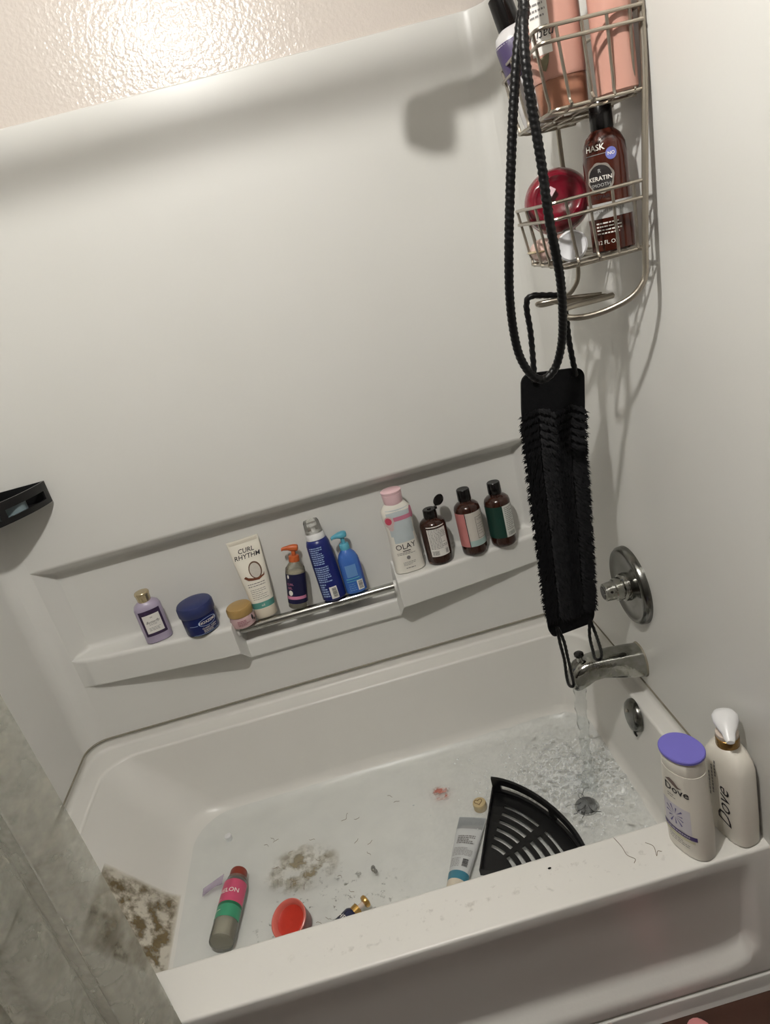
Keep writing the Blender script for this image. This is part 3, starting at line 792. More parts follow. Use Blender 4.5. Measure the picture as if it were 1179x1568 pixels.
b.disc('label_mark', .0, .043, .0048, .0052, M['grey_print']); b.print_rows(-.016, .016, .022, .033, 3, M['grey_print'], seed=42); b.print_rows(-.012, .012, .012, .018, 1, M['grey_print'], seed=43)
# -- three amber bottles
def amber(label, x, y, rz, r=.033, h=.130, cap_h=.028, open_cap=False, tilt=(0, 0), name='shampoo_bottle'):
    b = Bottle(name, label, 'bottle', (x, y, ZL), rz, tilt, None)
    b.loft('body', [(0, r*.88), (.004, r*.985), (.010, r), (h-.014, r), (h-.006, r*.93), (h, r*.74), (h+.003, r*.52), (h+.008, r*.46), (h+.010, r*.46)], M['amber'], main=True)
    if not open_cap:
        b.loft('cap', [(h+.008, .0165), (h+.010, .0172), (h+.008+cap_h, .0165), (h+.010+cap_h, .0150), (h+.0095+cap_h, .004)], M['black_gloss'])
    else:
        c = b.loft('cap', [(h+.006, .0172), (h+.008, .0178), (h+.026, .0170), (h+.0275, .0155), (h+.0275, .005), (h+.030, .0045), (h+.030, .001)], M['black_gloss'])
        g = G(); ct = Vector((.030, -.002, h+.042)); ax = Vector((-.62, -.30, .72)).normalized()
        g.loft([[ct+q for q in rg] for rg in lathe_x([(0, .002), (0, .0145), (.004, .0160), (.0055, .0150), (.003, .0130), (.003, .001)], (0, 0, 0), 28, ax)]); g.mk('flip_lid', M['black_gloss'], c)
        g = G(); g.box((.0145, -.006, h+.024), (.020, .004, h+.030)); g.mk('hinge', M['black_gloss'], c)
    return b
b = amber('amber bottle with open black flip cap and white ingredients label', -.342, -.012, math.radians(4), r=.0335, h=.118, open_cap=True)
b.patch('label', -.026, .024, .026, .108, M['paper']); b.print_rows(-.023, .021, .046, .104, 15, M['grey_print'], h=.4, seed=51); b.barcode(-.022, -.004, .030, .042, M['grey_print']); b.barcode(.013, .019, .030, .043, M['dark_print'], seed=9)
M['pink_lab'] = mat('pink_lab', srgb(200, 128, 128), .4, var=.3, vscale=25); M['pale_lab'] = mat('pale_lab', srgb(196, 190, 182), .4, var=.08, vscale=60); M['mint'] = mat('mint', srgb(158, 180, 176), .4)
b = amber('amber bottle with black cap and pale pink and mint label', -.249, -.014, math.radians(6), h=.136)
b.patch('label', -.032, .050, .026, .118, M['pale_lab']); b.patch('label_edge', -.052, -.019, .026, .118, M['pink_lab'], off=.0006, nu=10); b.rects('label_line', [(-.019, -.0172, .026, .118)], M['dark_print'], off=.001)
b.shape('label_wash', [b_ for b_ in [(-.0172, .027), (.048, .027), (.048, .052), (.030, .050), (.010, .040), (-.0172, .036)]], [(0, 1, 2, 3, 4, 5)], M['mint'], off=.0007) if False else None
b.patch('label_wash', -.0172, .049, .0265, .042, M['mint'], off=.0007)
b.rects('label_frame', [(.006, .0068, .046, .104), (.006, .030, .1032, .104), (.006, .030, .046, .0468)], M['dark_print']); b.text('ROSE', .018, .096, .007, M['grey_print']); b.print_rows(.009, .028, .054, .088, 5, M['grey_print'], h=.18, seed=54)
M['green_lab'] = mat('green_lab', srgb(22, 58, 50), .35, var=.35, vscale=20); M['grey_lab'] = mat('grey_lab', srgb(196, 198, 192), .45)
b = amber('amber bottle with black cap and dark green label nearest the scrubber', -.170, -.012, math.radians(8), h=.131)
b.patch('label', -.060, .004, .026, .112, M['green_lab']); b.patch('back_label', -.002, .030, .026, .112, M['grey_lab'], off=.0007); b.print_rows(.002, .027, .044, .108, 13, M['grey_print'], h=.4, seed=57); b.barcode(.003, .024, .030, .040, M['grey_print'], seed=13)

# -- two bottles on the front rim
M['dove_white'] = mat('dove_white', srgb(222, 217, 206), .33); M['lavender'] = mat('lavender', srgb(110, 104, 186), .42); M['purple_band'] = mat('purple_band', srgb(70, 58, 110), .4); M['gold_logo'] = mat('gold_logo', srgb(104, 84, 78), .4)
M['bloom'] = mat('bloom', srgb(92, 88, 140), .5); M['bloom_bg'] = mat('bloom_bg', srgb(206, 202, 210), .45, var=.08, vscale=80); M['cream_lab'] = mat('cream_lab', srgb(206, 202, 172), .45)
b = Bottle('body_wash', 'white body wash bottle with lavender flip cap on the front rim', 'bottle', (-.113, -.769, RIM+.0005), math.radians(-70))
b.loft('body', [(0, .036, .020, 2.4), (.003, .0415, .0245, 2.4), (.05, .0435, .0265, 2.3), (.110, .0420, .0265, 2.3), (.160, .0385, .0265, 2.2), (.178, .0372, .0268, 2.2)], M['dove_white'], main=True)
b.loft('cap_base', [(.178, .0362, .0262, 2.2), (.180, .0365, .0268, 2.2), (.205, .0360, .0285, 2.1), (.206, .0350, .0278, 2.1)], M['dove_white'])
b.loft('flip_lid', [(.206, .0370, .0298, 2.1), (.2075, .0385, .0310, 2.1), (.2115, .0385, .0310, 2.1), (.2130, .0372, .0298, 2.1), (.2132, .004, .004, 2)], M['lavender'], angle=30)
b.text('Dove', .004, .142, .021, M['dark_print'], bold=.012); b.shape('bird_mark', [(-.016, .156), (-.006, .163), (.003, .160), (.010, .152), (.016, .151), (.008, .148), (.0, .151), (-.008, .155)], [(0, 1, 2, 3, 4, 5, 6, 7)], M['gold_logo'])
b.print_rows(-.014, .004, .120, .130, 2, M['grey_print'], seed=61)
b.patch('label', -.030, .026, .056, .108, M['bloom_bg'], off=.0003)
for k in range(11):
    a = 2*PI*k/11+.2; r0 = .003; r1 = random.uniform(.015, .022)
    p0 = (-.003+r0*math.cos(a), .084+r0*math.sin(a)); p1 = (-.003+r1*math.cos(a-.06), .084+r1*math.sin(a-.06)); p2 = (-.003+r1*math.cos(a+.10), .084+r1*math.sin(a+.10))
    b.shape('petal', [p0, p1, p2], [(0, 1, 2)], M['bloom'])
b.rects('purple_band', [(-.034, .034, .046, .055)], M['purple_band'], n=14); b.rects('label_line', [(-.034, .030, .0385, .0435)], M['cream_lab'], n=14)
b.print_rows(-.024, .022, .047, .054, 1, M['bloom_bg'], h=.3, off=.0012, seed=62); b.print_rows(-.022, .020, .022, .036, 3, M['grey_print'], h=.3, seed=63)
b = Bottle('pump_bottle', 'white pump bottle with white pump head against the faucet wall', 'bottle', (-.0335, -.766, RIM+.0005), math.radians(-78))
b.loft('body', [(0, .037, .021, 3), (.004, .0415, .0245, 3), (.05, .0430, .0255, 3), (.150, .0420, .0255, 3), (.166, .0390, .0245, 2.8), (.180, .0320, .0215, 2.5), (.189, .0210, .0180, 2.2), (.192, .0160, .0160, 2)], M['dove_white'], main=True)
M['bronze'] = mat('bronze', srgb(158, 124, 74), .25, metal=.7); M['clear_neck'] = mat('clear_neck', srgb(205, 190, 178), .2, coat=.3)
b.loft('collar', [(.190, .0180), (.192, .0185), (.206, .0182), (.207, .017)], M['bronze']); b.loft('neck', [(.206, .0165), (.208, .0178), (.214, .0175), (.216, .013)], M['clear_neck'])
b.text('Dove', .010, .075, .038, M['dark_print'], rot=PI/2, shear=.35, bold=.0)
for uu, v0, v1, sd in ((-.012, .09, .15, 1), (-.020, .08, .13, 2), (-.005, .13, .160, 3)):
    rs = []; rnd = random.Random(sd); v = v0
    while v < v1:
        w = rnd.uniform(.003, .008); rs.append((uu-.0016, uu+.0016, v, v+w)); v += w+.0015
    b.rects('small_print', rs, M['grey_print'])
g = G(); hz = .226; secs = []
dv = math.radians(-34); d = Vector((math.cos(dv), math.sin(dv), 0)); p = Vector((-d.y, d.x, 0))
for t, w, z0, z1 in ((-.024, .006, .010, .016), (-.021, .015, .004, .019), (-.012, .020, .0, .021), (.0, .0195, -.004, .020), (.010, .015, -.006, .016), (.020, .010, -.006, .009), (.029, .0085, -.006, .003), (.034, .006, -.008, -.001)):
    c = Vector((0, 0, hz))+d*t
    secs.append([c+p*(w*math.cos(th))+Vector((0, 0, (z0+z1)/2+(z1-z0)/2*math.sin(th))) for th in [2*PI*k/24 for k in range(24)]])
g.loft(secs); g.mk('pump_head', M['cap_white'], b.e)
b.loft('pump_stem', [(.214, .008), (.224, .008)], M['cap_white'], N=16)

# ================================================================== SHOWER CADDY
cad = empty('shower_caddy', (-.02, -.525, 1.20), 'wire shower caddy with two baskets hanging on the faucet wall', 'caddy')
def cp(name, paths, r, m='steel', parent=None, sides=8, closed=False):
    g = G()
    for p in paths: g.tube(p, r, sides, closed=closed)
    o = g.mk(name, M[m])
    if parent is None: return under(o, cad)
    o.parent = parent; o.matrix_parent_inverse = cad.matrix_world.inverted(); return o
YC = -.525
near = smooth_path([(-.016, -.47, 1.810), (-.014, -.500, 1.800), (-.008, -.56, 1.75), (-.006, -.625, 1.70), (-.0055, -.652, 1.62), (-.007, -.652, 1.50), (-.0185, -.652, 1.38), (-.030, -.651, 1.27), (-.033, -.650, 1.234), (-.041, -.649, 1.217), (-.057, -.643, 1.203), (-.086, -.629, 1.193), (-.113, -.610, 1.189), (-.132, -.592, 1.192), (-.133, -.580, 1.199), (-.120, -.574, 1.203), (-.082, -.562, 1.201), (-.040, -.548, 1.199)], 6)
far = smooth_path([(-.016, -.43, 1.810), (-.014, -.405, 1.800), (-.010, -.385, 1.75), (-.020, -.385, 1.62), (-.028, -.388, 1.46), (-.026, -.383, 1.33), (-.024, -.382, 1.235), (-.040, -.392, 1.205), (-.075, -.420, 1.196), (-.115, -.446, 1.198), (-.132, -.462, 1.204), (-.126, -.476, 1.206), (-.085, -.490, 1.204), (-.040, -.508, 1.199)], 6)
cp('frame_wire', [near], .0046, sides=10); cp('frame_wire', [far], .0040, sides=10)
g = G(); hk = smooth_path([(-.016, -.47, 1.810), (-.017, -.462, 1.822), (-.018, -.45, 1.828), (-.017, -.438, 1.822), (-.016, -.43, 1.810)], 6); cp('hanger_loop', [hk], .0046, sides=10)
def basket(zt, zr2, zb, fx, ny, fy, fx2, by_n, by_f, tag_=''):
    """fx,ny: near front corner; fx2,fy: far front corner; by_*: y at the wall"""
    def loop(z, s=1.0, r=.018):
        c = [(-.010, by_n), (-fx*s, ny*1), (-fx2*s, fy), (-.014, by_f)]
        return c
    def rail(z, ins=0.0, closed=True):
        A = Vector((-.008 if z > 1.42 else -.021, by_n+ins, z)); B = Vector((-fx+ins, ny+ins*.6, z)); C = Vector((-fx2+ins, fy-ins*.6, z)); D = Vector((-.012, by_f-ins, z))
        pts = []
        def rc(p, a, b, r=.016):
            d1 = (a-p).normalized(); d2 = (b-p).normalized()
            for k in range(7):
                t = k/6; pts.append((p+d1*r)*(1-t)**2+p*2*t*(1-t)+(p+d2*r)*t*t)
        pts.append(A); rc(B, A, C); rc(C, B, D); pts.append(D)
        return pts, (A, B, C, D)
    p1, c1 = rail(zt); p2, c2 = rail(zr2); p3, c3 = rail(zb, .010)
    o = cp('basket_rail', [p1, p2], .0024)
    cp('basket_floor_rail', [p3+[p3[0]]], .0022)
    # uprights, each continuing under the basket to the opposite side
    A, B, C, D = c1; a, b_, c, d = c3
    for t in (.12, .34, .58, .82):
        P = A.lerp(B, t); Q = a.lerp(b_, t); P2 = D.lerp(C, t); Q2 = d.lerp(c, t)
        if t > .5: cp('basket_wire', [smooth_path([P, P.lerp(Q, .5), Q+Vector((0, .0, .010)), Q+Vector((0, .010, -.002)), Q2+Vector((0, -.010, -.002)), Q2+Vector((0, 0, .010)), P2.lerp(Q2, .5), P2], 4)], .0021, sides=6)
        else: cp('basket_wire', [smooth_path([P, P.lerp(Q, .5), Q+Vector((0, .0, .010)), Q+Vector((0, .010, -.002)), Q.lerp(Q2, .5), Q2+Vector((0, -.010, -.002)), Q2+Vector((0, 0, .010)), P2], 4)], .0021, sides=6)
    for t in (.08, .36, .64, .92):
        P = B.lerp(C, t); Q = b_.lerp(c, t); R_ = a.lerp(d, t); R_.x = -.012
        cp('basket_wire', [smooth_path([P, P.lerp(Q, .5), Q+Vector((0, 0, .010)), Q+Vector((.010, 0, -.003)), R_+Vector((0, 0, -.003))], 4)], .0021, sides=6)
    return
basket(1.549, 1.533, 1.459, .146, -.668, -.440, .126, -.660, -.392)
basket(1.352, 1.331, 1.266, .150, -.632, -.430, .134, -.652, -.384)
for zt, xb, yb in ((1.549, -.008, -.655), (1.352, -.0205, -.650)): cp('back_rail', [[(xb, yb, zt), (-.024, -.388, zt)]], .0024)
M['mesh_wire'] = mat('mesh_wire', srgb(120, 112, 98), .4, metal=.7)
g = G()
for k in range(13):
    t = k/12; g.tube([(-.036, lerp(-.546, -.510, t), 1.1985), (-.118, lerp(-.570, -.484, t), 1.2045)], .0011, 5)
for k in range(9):
    t = k/8; xx = lerp(-.038, -.118, t); hw = lerp(.019, .043, t); g.tube([(xx, -.528-hw, 1.199+.005*t), (xx, -.528+hw, 1.199+.005*t)], .0010, 5)
under(g.mk('soap_tray', M['mesh_wire']), cad)

# ------------------------------------------------------------------ things in the caddy
M['coral'] = mat('coral', srgb(188, 142, 128), .28, coat=.2); M['tan_cap'] = mat('tan_cap', srgb(160, 112, 90), .3); M['palm'] = mat('palm', srgb(128, 120, 96), .5, var=.5, vscale=120)
b = Bottle('hair_bottle', 'coral bottle standing on its tan cap with white label in upper basket', 'bottle', (-.0925, -.586, 1.4615), math.radians(-28))
b.loft('cap', [(0, .0310, .0240), (.003, .033, .0255), (.038, .034, .0265), (.040, .034, .0265)], M['tan_cap'])
b.loft('body', [(.040, .0345, .0270, 2.2), (.044, .0355, .0280, 2.2), (.150, .0355, .0280, 2.2), (.185, .0345, .0270, 2.2), (.192, .031, .023, 2.2)], M['coral'], main=True)
b.patch('label', -.030, -.001, .070, .165, M['paper']); b.text('native', -.014, .092, .016, M['dark_print'], rot=PI, shear=.3); b.print_rows(-.026, -.004, .110, .130, 3, M['grey_print'], seed=71)
b.rects('label_line', [(-.012, -.004, .101, .1018)], M['dark_print']); b.shape('leaf_mark', [(-.022, .066), (-.006, .070), (-.008, .060), (-.013, .050), (-.020, .054)], [(0, 1, 2, 3, 4)], M['palm'])
b = Bottle('hair_bottle', 'slim coral bottle beside the wall in the upper basket', 'bottle', (-.037, -.634, 1.4615), math.radians(-20))
b.loft('body', [(0, .0225, .020), (.003, .026, .023), (.11, .0262, .0232), (.16, .0262, .0232), (.175, .020, .018)], M['coral'], main=True)
b.loft('cap', [(.174, .018, .016), (.200, .018, .016), (.202, .015, .013)], M['tan_cap'])
M['plum'] = mat('plum', srgb(70, 60, 92), .35); M['milky'] = mat('milky', srgb(186, 184, 184), .25, coat=.2)
b = Bottle('serum_bottle', 'milky bottle with plum label and black cap tilted in upper basket', 'bottle', (-.088, -.496, 1.4615), math.radians(-14), (math.radians(-6), math.radians(-11)))
b.loft('body', [(0, .026, .020, 2.3), (.003, .029, .023, 2.3), (.118, .029, .023, 2.3), (.130, .025, .020, 2.2), (.138, .014, .014, 2)], M['milky'], main=True)
b.loft('cap', [(.136, .0165), (.138, .0172), (.178, .0165), (.180, .014)], M['black_gloss'])
b.patch('label', -.060, .060, .070, .120, M['plum'], nu=30); b.patch('back_label', .002, .034, .012, .072, M['grey_lab'], off=.0004); b.print_rows(.004, .028, .078, .116, 9, M['pale_blue'], h=.4, seed=73); b.print_rows(.004, .030, .030, .070, 10, M['grey_print'], h=.4, seed=74); b.barcode(.006, .026, .014, .028, M['dark_print'])
# conditioner
M['badge_blue'] = mat('badge_blue', srgb(104, 110, 178), .45); M['badge_dark'] = mat('badge_dark', srgb(36, 32, 32), .4); M['badge_rim'] = mat('badge_rim', srgb(150, 144, 136), .35, metal=.4)
b = Bottle('conditioner_bottle', 'amber conditioner bottle with black cap and silver band in lower basket', 'bottle', (-.052, -.600, 1.2695), math.radians(-30), (math.radians(0), math.radians(1)))
b.loft('body', [(0, .0270, .0220), (.003, .0300, .0245), (.120, .0300, .0245), (.138, .0285, .0235), (.150, .0230, .0200), (.157, .0155, .0150), (.160, .0135, .0135)], M['amber_red'], main=True)
b.loft('cap', [(.158, .0150), (.160, .0155), (.192, .0148), (.194, .0135)], M['black_gloss'])
b.loft('content_base', [(-.0001, .0265, .0215), (.002, .0298, .0242)], M['amber'])
b.patch('silver_band', -.046, .046, .046, .066, M['silver_label'])
b.text('HASK', -.010, .136, .0105, M['white_print'], bold=.02); b.rects('label_line', [(-.024, .006, .1275, .1283)], M['grey_print'])
b.disc('badge', .011, .126, .0072, .0078, M['badge_blue']); b.text('NO', .011, .126, .006, M['white_print'], off=.0013, bold=.02)
b.disc('emblem_rim', -.006, .098, .0185, .0195, M['badge_rim'], wob=.035, n=48); b.disc('emblem', -.006, .098, .0160, .0168, M['badge_dark'], off=.0012, n=32)
b.text('KERATIN', -.006, .0975, .0078, M['white_print'], off=.0016, bold=.01); b.text('SMOOTH', -.006, .089, .0062, M['silver_label'], off=.0016); b.text('R', -.006, .107, .007, M['silver_label'], off=.0016)
b.text('CONDITIONER', -.002, .056, .0072, M['grey_print']); b.print_rows(-.018, .016, .024, .042, 4, M['white_print'], h=.4, seed=77); b.text('12 FL OZ', -.004, .014, .0075, M['white_print']); b.text('REPAIR', -.006, .074, .007, M['dark_print'])
# round detangling brush
M['crimson'] = mat('crimson', srgb(108, 18, 34), .16, coat=.5); M['brush_pink'] = mat('brush_pink', srgb(206, 176, 182), .4)
br = empty('hair_brush', (-.088, -.506, 1.303), 'round crimson plastic hair brush with pale pink bristle side in lower basket', 'brush')
ax = Vector((-.30, -.92, .18)).normalized()
def lathe_axis(prof, c, ax, N=48, sq=(1, 1), grip=0):
    e1 = ax.cross(Vector((0, 0, 1))).normalized(); e2 = e1.cross(ax).normalized(); c = Vector(c)
    out = []
    for d, r in prof:
        rg = []
        for k in range(N):
            a = 2*PI*k/N; rg.append(c+ax*d+e1*(r*sq[0]*math.cos(a))+e2*(r*sq[1]*math.sin(a)))
        out.append(rg)
    return out
bc = Vector((-.088, -.500, 1.352))
g = G(); g.loft(lathe_axis([(-.006, .047), (.0, .050), (.010, .049), (.022, .043), (.026, .038), (.027, .034), (.023, .030), (.019, .020), (.0175, .006)], bc, ax, sq=(1, .94))); under(g.mk('shell', M['crimson'], angle=60), br)
g = G(); g.loft(lathe_axis([(-.020, .044), (-.014, .050), (-.006, .0495)], bc, ax, sq=(1, .94))); bs = under(g.mk('bristle_base', M['brush_pink']), br)
g = G(); e1 = ax.cross(Vector((0, 0, 1))).normalized(); e2 = e1.cross(ax).normalized()
for k in range(60):
    rr_ = .040*math.sqrt((k+.5)/60); a = k*2.39996; p0 = bc+ax*(-.020)+e1*(rr_*math.cos(a))+e2*(rr_*math.sin(a)); g.tube([p0, p0-ax*.011], [.0012, .0006], 5)
o = g.mk('bristles', M['brush_pink'], bs); o['kind'] = 'stuff'; o.parent = bs; o.matrix_parent_inverse = br.matrix_world.inverted()
g = G(); tc_ = bc+ax*.0268+e1*.012+e2*.006
d1 = (e1*.62+e2*-.75).normalized(); d2 = ax.cross(d1).normalized()
q = [tc_+d1*sx*.0125+d2*sy*.0048+ax*dz_ for dz_ in (-.006, .0012) for sx, sy in ((-1, -1), (1, -1), (1, 1), (-1, 1))]
g.add(q, [(0, 3, 2, 1), (4, 5, 6, 7), (0, 1, 5, 4), (1, 2, 6, 5), (2, 3, 7, 6), (3, 0, 4, 7)]); tg = under(g.mk('logo_tag', M['brush_pink'], smooth=False), br)
tv, tf = text2d('tangle', .0060, .2, .02); V_ = [tc_+d1*x+d2*y+ax*.0016 for x, y in tv]
if d1.cross(d2).dot(ax) < 0: V_ = [tc_+d1*x-d2*y+ax*.0016 for x, y in tv]
o = mk('lettering', V_, tf, M['dark_print'], smooth=False); o.parent = tg; o.matrix_parent_inverse = br.matrix_world.inverted()
# pale pink compact and frosted cup in the lower basket
M['shell_pink'] = mat('shell_pink', srgb(216, 184, 174), .3, coat=.3); M['frosted'] = mat('frosted', srgb(200, 200, 202), .6)
sc_ = empty('face_massager', (-.108, -.475, 1.2665), 'pale pink rounded cleansing tool lying in the lower basket', 'beauty tool')
def ellipsoid(c, r, rot=Matrix.Identity(3), nu=28, nv=14, pw=1.0):
    out = []
    for i in range(nv+1):
        a = -PI/2+PI*i/nv; rg = []
        for k in range(nu):
            t = 2*PI*k/nu; v = Vector((r[0]*math.cos(a)*math.cos(t), r[1]*math.cos(a)*math.sin(t), r[2]*math.copysign(abs(math.sin(a))**pw, math.sin(a))))
            rg.append(Vector(c)+rot @ v)
        out.append(rg)
    return out
g = G(); g.loft(ellipsoid((-.108, -.463, 1.285), (.020, .034, .0185))); under(g.mk('handle', M['shell_pink']), sc_)
g = G(); g.loft(ellipsoid((-.112, -.462, 1.2856), (.0205, .0345, .004))); under(g.mk('seam_band', M['champagne']), sc_)
g = G(); g.loft(ellipsoid((-.104, -.535, 1.288), (.021, .045, .019))); under(g.mk('neck', M['shell_pink']), sc_)
fc = empty('frosted_cup', (-.112, -.600, 1.2665), 'small frosted white cup tipped over at the front of the lower basket', 'cup')
axc = Vector((-.35, -.90, .15)).normalized()
g = G(); g.loft(lathe_axis([(-.022, .012), (-.014, .0195), (.0, .0215), (.010, .0215), (.0125, .019), (.0105, .016), (.0085, .004)], (-.112, -.598, 1.2890), axc, 32)); under(g.mk('cup_body', M['frosted']), fc)

# ------------------------------------------------------------------ long cord loop and back scrubber
rope = [(-.150, -.640, 1.68)] + [(-0.153, -0.655, 1.585), (-0.159, -0.655, 1.565), (-0.175, -0.655, 1.512), (-0.194, -0.650, 1.428), (-0.216, -0.640, 1.311), (-0.222, -0.620, 1.232), (-0.217, -0.600, 1.167), (-0.204, -0.590, 1.129), (-0.187, -0.585, 1.110), (-0.170, -0.585, 1.112), (-0.155, -0.590, 1.132), (-0.148, -0.610, 1.179), (-0.155, -0.650, 1.253), (-0.166, -0.672, 1.331), (-0.167, -0.676, 1.403), (-0.169, -0.678, 1.463), (-0.169, -0.678, 1.513), (-0.163, -0.672, 1.555), (-0.153, -0.660, 1.583)] + [(-.142, -.640, 1.68)]
rp = [(-.135, -.455, 1.8150), (-.150, -.50, 1.80)]+rope+[(-.150, -.50, 1.80)]
path = smooth_path(rp+[], 12, closed=True); path = resample(path+[path[0]], .0022)
g = G(); g.tube(path, .0062, 14, twist=(.10, 2, 800), cap=True)
crd = empty('cord_loop', (-.155, -.60, 1.09), 'long black braided cord loop hanging in front of the caddy', 'cord')
under(g.mk('braided_cord', M['black_cord'], angle=80), crd)

scr = empty('back_scrubber', (-.16, -.45, .54), 'black fluffy back scrubber strap hanging above the tub spout', 'back scrubber')
# strap outline, corner rows from top to bottom (left x, right x, z left, z right, y)
rows = [(-.176, -.064, 1.094, 1.078, -.450), (-.186, -.072, 1.03, 1.012, -.450), (-.192, -.084, .95, .93, -.449), (-.197, -.090, .85, .835, -.447), (-.201, -.097, .75, .735, -.445), (-.205, -.104, .65, .640, -.442), (-.208, -.112, .553, .562, -.440)]
def strap_pt(u, v, off=0.0):
    """u across 0..1, v down 0..1"""
    k = v*(len(rows)-1); i = min(int(k), len(rows)-2); t = k-i; a, c = rows[i], rows[i+1]
    xl, xr, zl_, zr_, y = [lerp(a[j], c[j], t) for j in range(5)]
    return Vector((lerp(xl, xr, u), y+off, lerp(zl_, zr_, u)))
N_u, N_v = 24, 80
def outline(u, v):
    """round the corners: shrink width near the ends"""
    r = .14; rv = .045; e = min(v, 1-v)
    if e < rv:
        q = 1-e/rv; ins = r*(1-math.sqrt(max(0, 1-q*q)))
        return lerp(ins, 1-ins, u)
    return u
for_v = [0]+[.002+.05*k/10 for k in range(11)]+[.052+.896*k/50 for k in range(1, 51)]+[.948+.05*k/10 for k in range(1, 11)]+[1]
V = []; Fc = []; nu = N_u
for side in (-.0035, .0035):
    for v in for_v:
        for i in range(nu+1): V.append(strap_pt(outline(i/nu, v), v, side+.0015*math.sin(v*9)))
nv = len(for_v); st_ = nv*(nu+1)
for s0 in (0, st_):
    for j in range(nv-1):
        for i in range(nu): a = s0+j*(nu+1)+i; Fc.append((a, a+1, a+nu+2, a+nu+1))
for j in range(nv-1):
    for i in (0, nu): a = j*(nu+1)+i; Fc.append((a, a+nu+1, a+nu+1+st_, a+st_))
for i in range(nu):
    for j in (0, nv-1): a = j*(nu+1)+i; Fc.append((a, a+1, a+1+st_, a+st_))
under(mk('strap', V, Fc, M['black_cloth'], angle=60), scr)
M['fur'] = mat('fur', srgb(9, 9, 12), .7, spec=.25)
V = []; Fc = []
rnd = random.Random(5)
def hair(p, d, l, w):
    d = d.normalized(); s = d.cross(Vector((0, 1, 0)));
    if s.length < 1e-4: s = Vector((1, 0, 0))
    s = s.normalized()*w; k = len(V); tip = p+d*l+Vector((0, 0, -l*.25))
    V.extend([p-s, p+s, p+d*l*.6+s*.7, p+d*l*.6-s*.7, tip]); Fc.append((k, k+1, k+2, k+3)); Fc.append((k+3, k+2, k+4))
for k in range(11000):
    u = rnd.uniform(0.02, .98); row = rnd.randrange(0, 27); zig = abs(((u*2) % 1)-.5)
    v = .165+row*.0285+.045*zig+rnd.gauss(0, .004 if row < 6 else .011)
    if v > .93: continue
    p = strap_pt(u, v, -.004); sgn = 1 if ((u*2) % 1) > .5 else -1
    d = Vector((sgn*rnd.uniform(.2, .8)+(u-.5)*.5, -.75+rnd.uniform(-.25, .25), -.6+rnd.uniform(-.4, .3)))
    hair(p, d, rnd.uniform(.007, .013)*min(1, .4+(v-.15)*5), .0011)
for k in range(1900):
    v = rnd.uniform(.19, .91); sd = rnd.choice((0, 1)); p = strap_pt(sd, v, rnd.uniform(-.004, .004))
    if rnd.random() > .10+.90*abs(math.sin(v*95))**3: continue
    hair(p, Vector(((1 if sd else -1)*rnd.uniform(.5, 1.2), rnd.uniform(-.5, .2), rnd.uniform(-.9, .3))), rnd.uniform(.004, .010), .0010)
fo = under(mk('fur', V, Fc, M['fur'], smooth=False), scr); fo['kind'] = 'stuff'
for px, pz in ((-.158, 1.078), (-.084, 1.067), (-.192, .578), (-.124, .572)):
    y0 = -.4545 if pz > 1 else -.4465
    g = G(); g.loft(lathe_x([(0, .0072), (.0012, .0070), (.0012, .0045), (0, .0043)], (px, y0, pz), 20, Vector((0, -1, 0))), False, False); under(g.mk('eyelet', M['steel'] if pz > 1 else M['black_gloss']), scr)
def cord(name, pts, r=.0048, n=10):
    p = resample(smooth_path(pts, n), .002); g = G(); g.tube(p, r, 10, twist=(.16, 3, 500)); return under(g.mk(name, M['black_cord'], angle=80), scr)
cord('top_cord', [(-.158, -.458, 1.078), (-.156, -.462, 1.099), (-.151, -.462, 1.161), (-.153, -.470, 1.206), (-.147, -.478, 1.221), (-.122, -.480, 1.217), (-.098, -.480, 1.209), (-.090, -.472, 1.190), (-.088, -.463, 1.133), (-.085, -.460, 1.086), (-.084, -.458, 1.067)])
cord('bottom_cord', [(-.192, -.449, .580), (-.193, -.455, .545), (-.189, -.450, .499), (-.188, -.441, .450), (-.181, -.425, .415), (-.170, -.418, .408), (-.174, -.430, .450), (-.180, -.445, .500), (-.184, -.452, .545), (-.191, -.449, .580)], .0032)
cord('bottom_cord', [(-.124, -.449, .574), (-.131, -.455, .540), (-.124, -.440, .490), (-.117, -.424, .462), (-.105, -.418, .452), (-.102, -.424, .470), (-.110, -.440, .510), (-.118, -.452, .545), (-.123, -.449, .574)], .0032)

# ================================================================== THINGS LYING IN THE TUB
TZ = .0575
def lying(name, label, cat, base, top, mats=None, roll_=0.0):
    """empty whose local +Z runs from base to top (both world points) and local -Y is up"""
    b_ = Vector(base); t_ = Vector(top); zax = (t_-b_).normalized(); upv = Vector((0, 0, 1)); yax = -(upv-zax*upv.dot(zax)).normalized()
    yax = Matrix.Rotation(roll_, 3, zax) @ yax; xax = yax.cross(zax).normalized()
    B_ = Bottle(name, label, cat, (0, 0, 0)); m = Matrix((( xax.x, yax.x, zax.x, b_.x), (xax.y, yax.y, zax.y, b_.y), (xax.z, yax.z, zax.z, b_.z), (0, 0, 0, 1)))
    B_.e.matrix_world = m; return B_
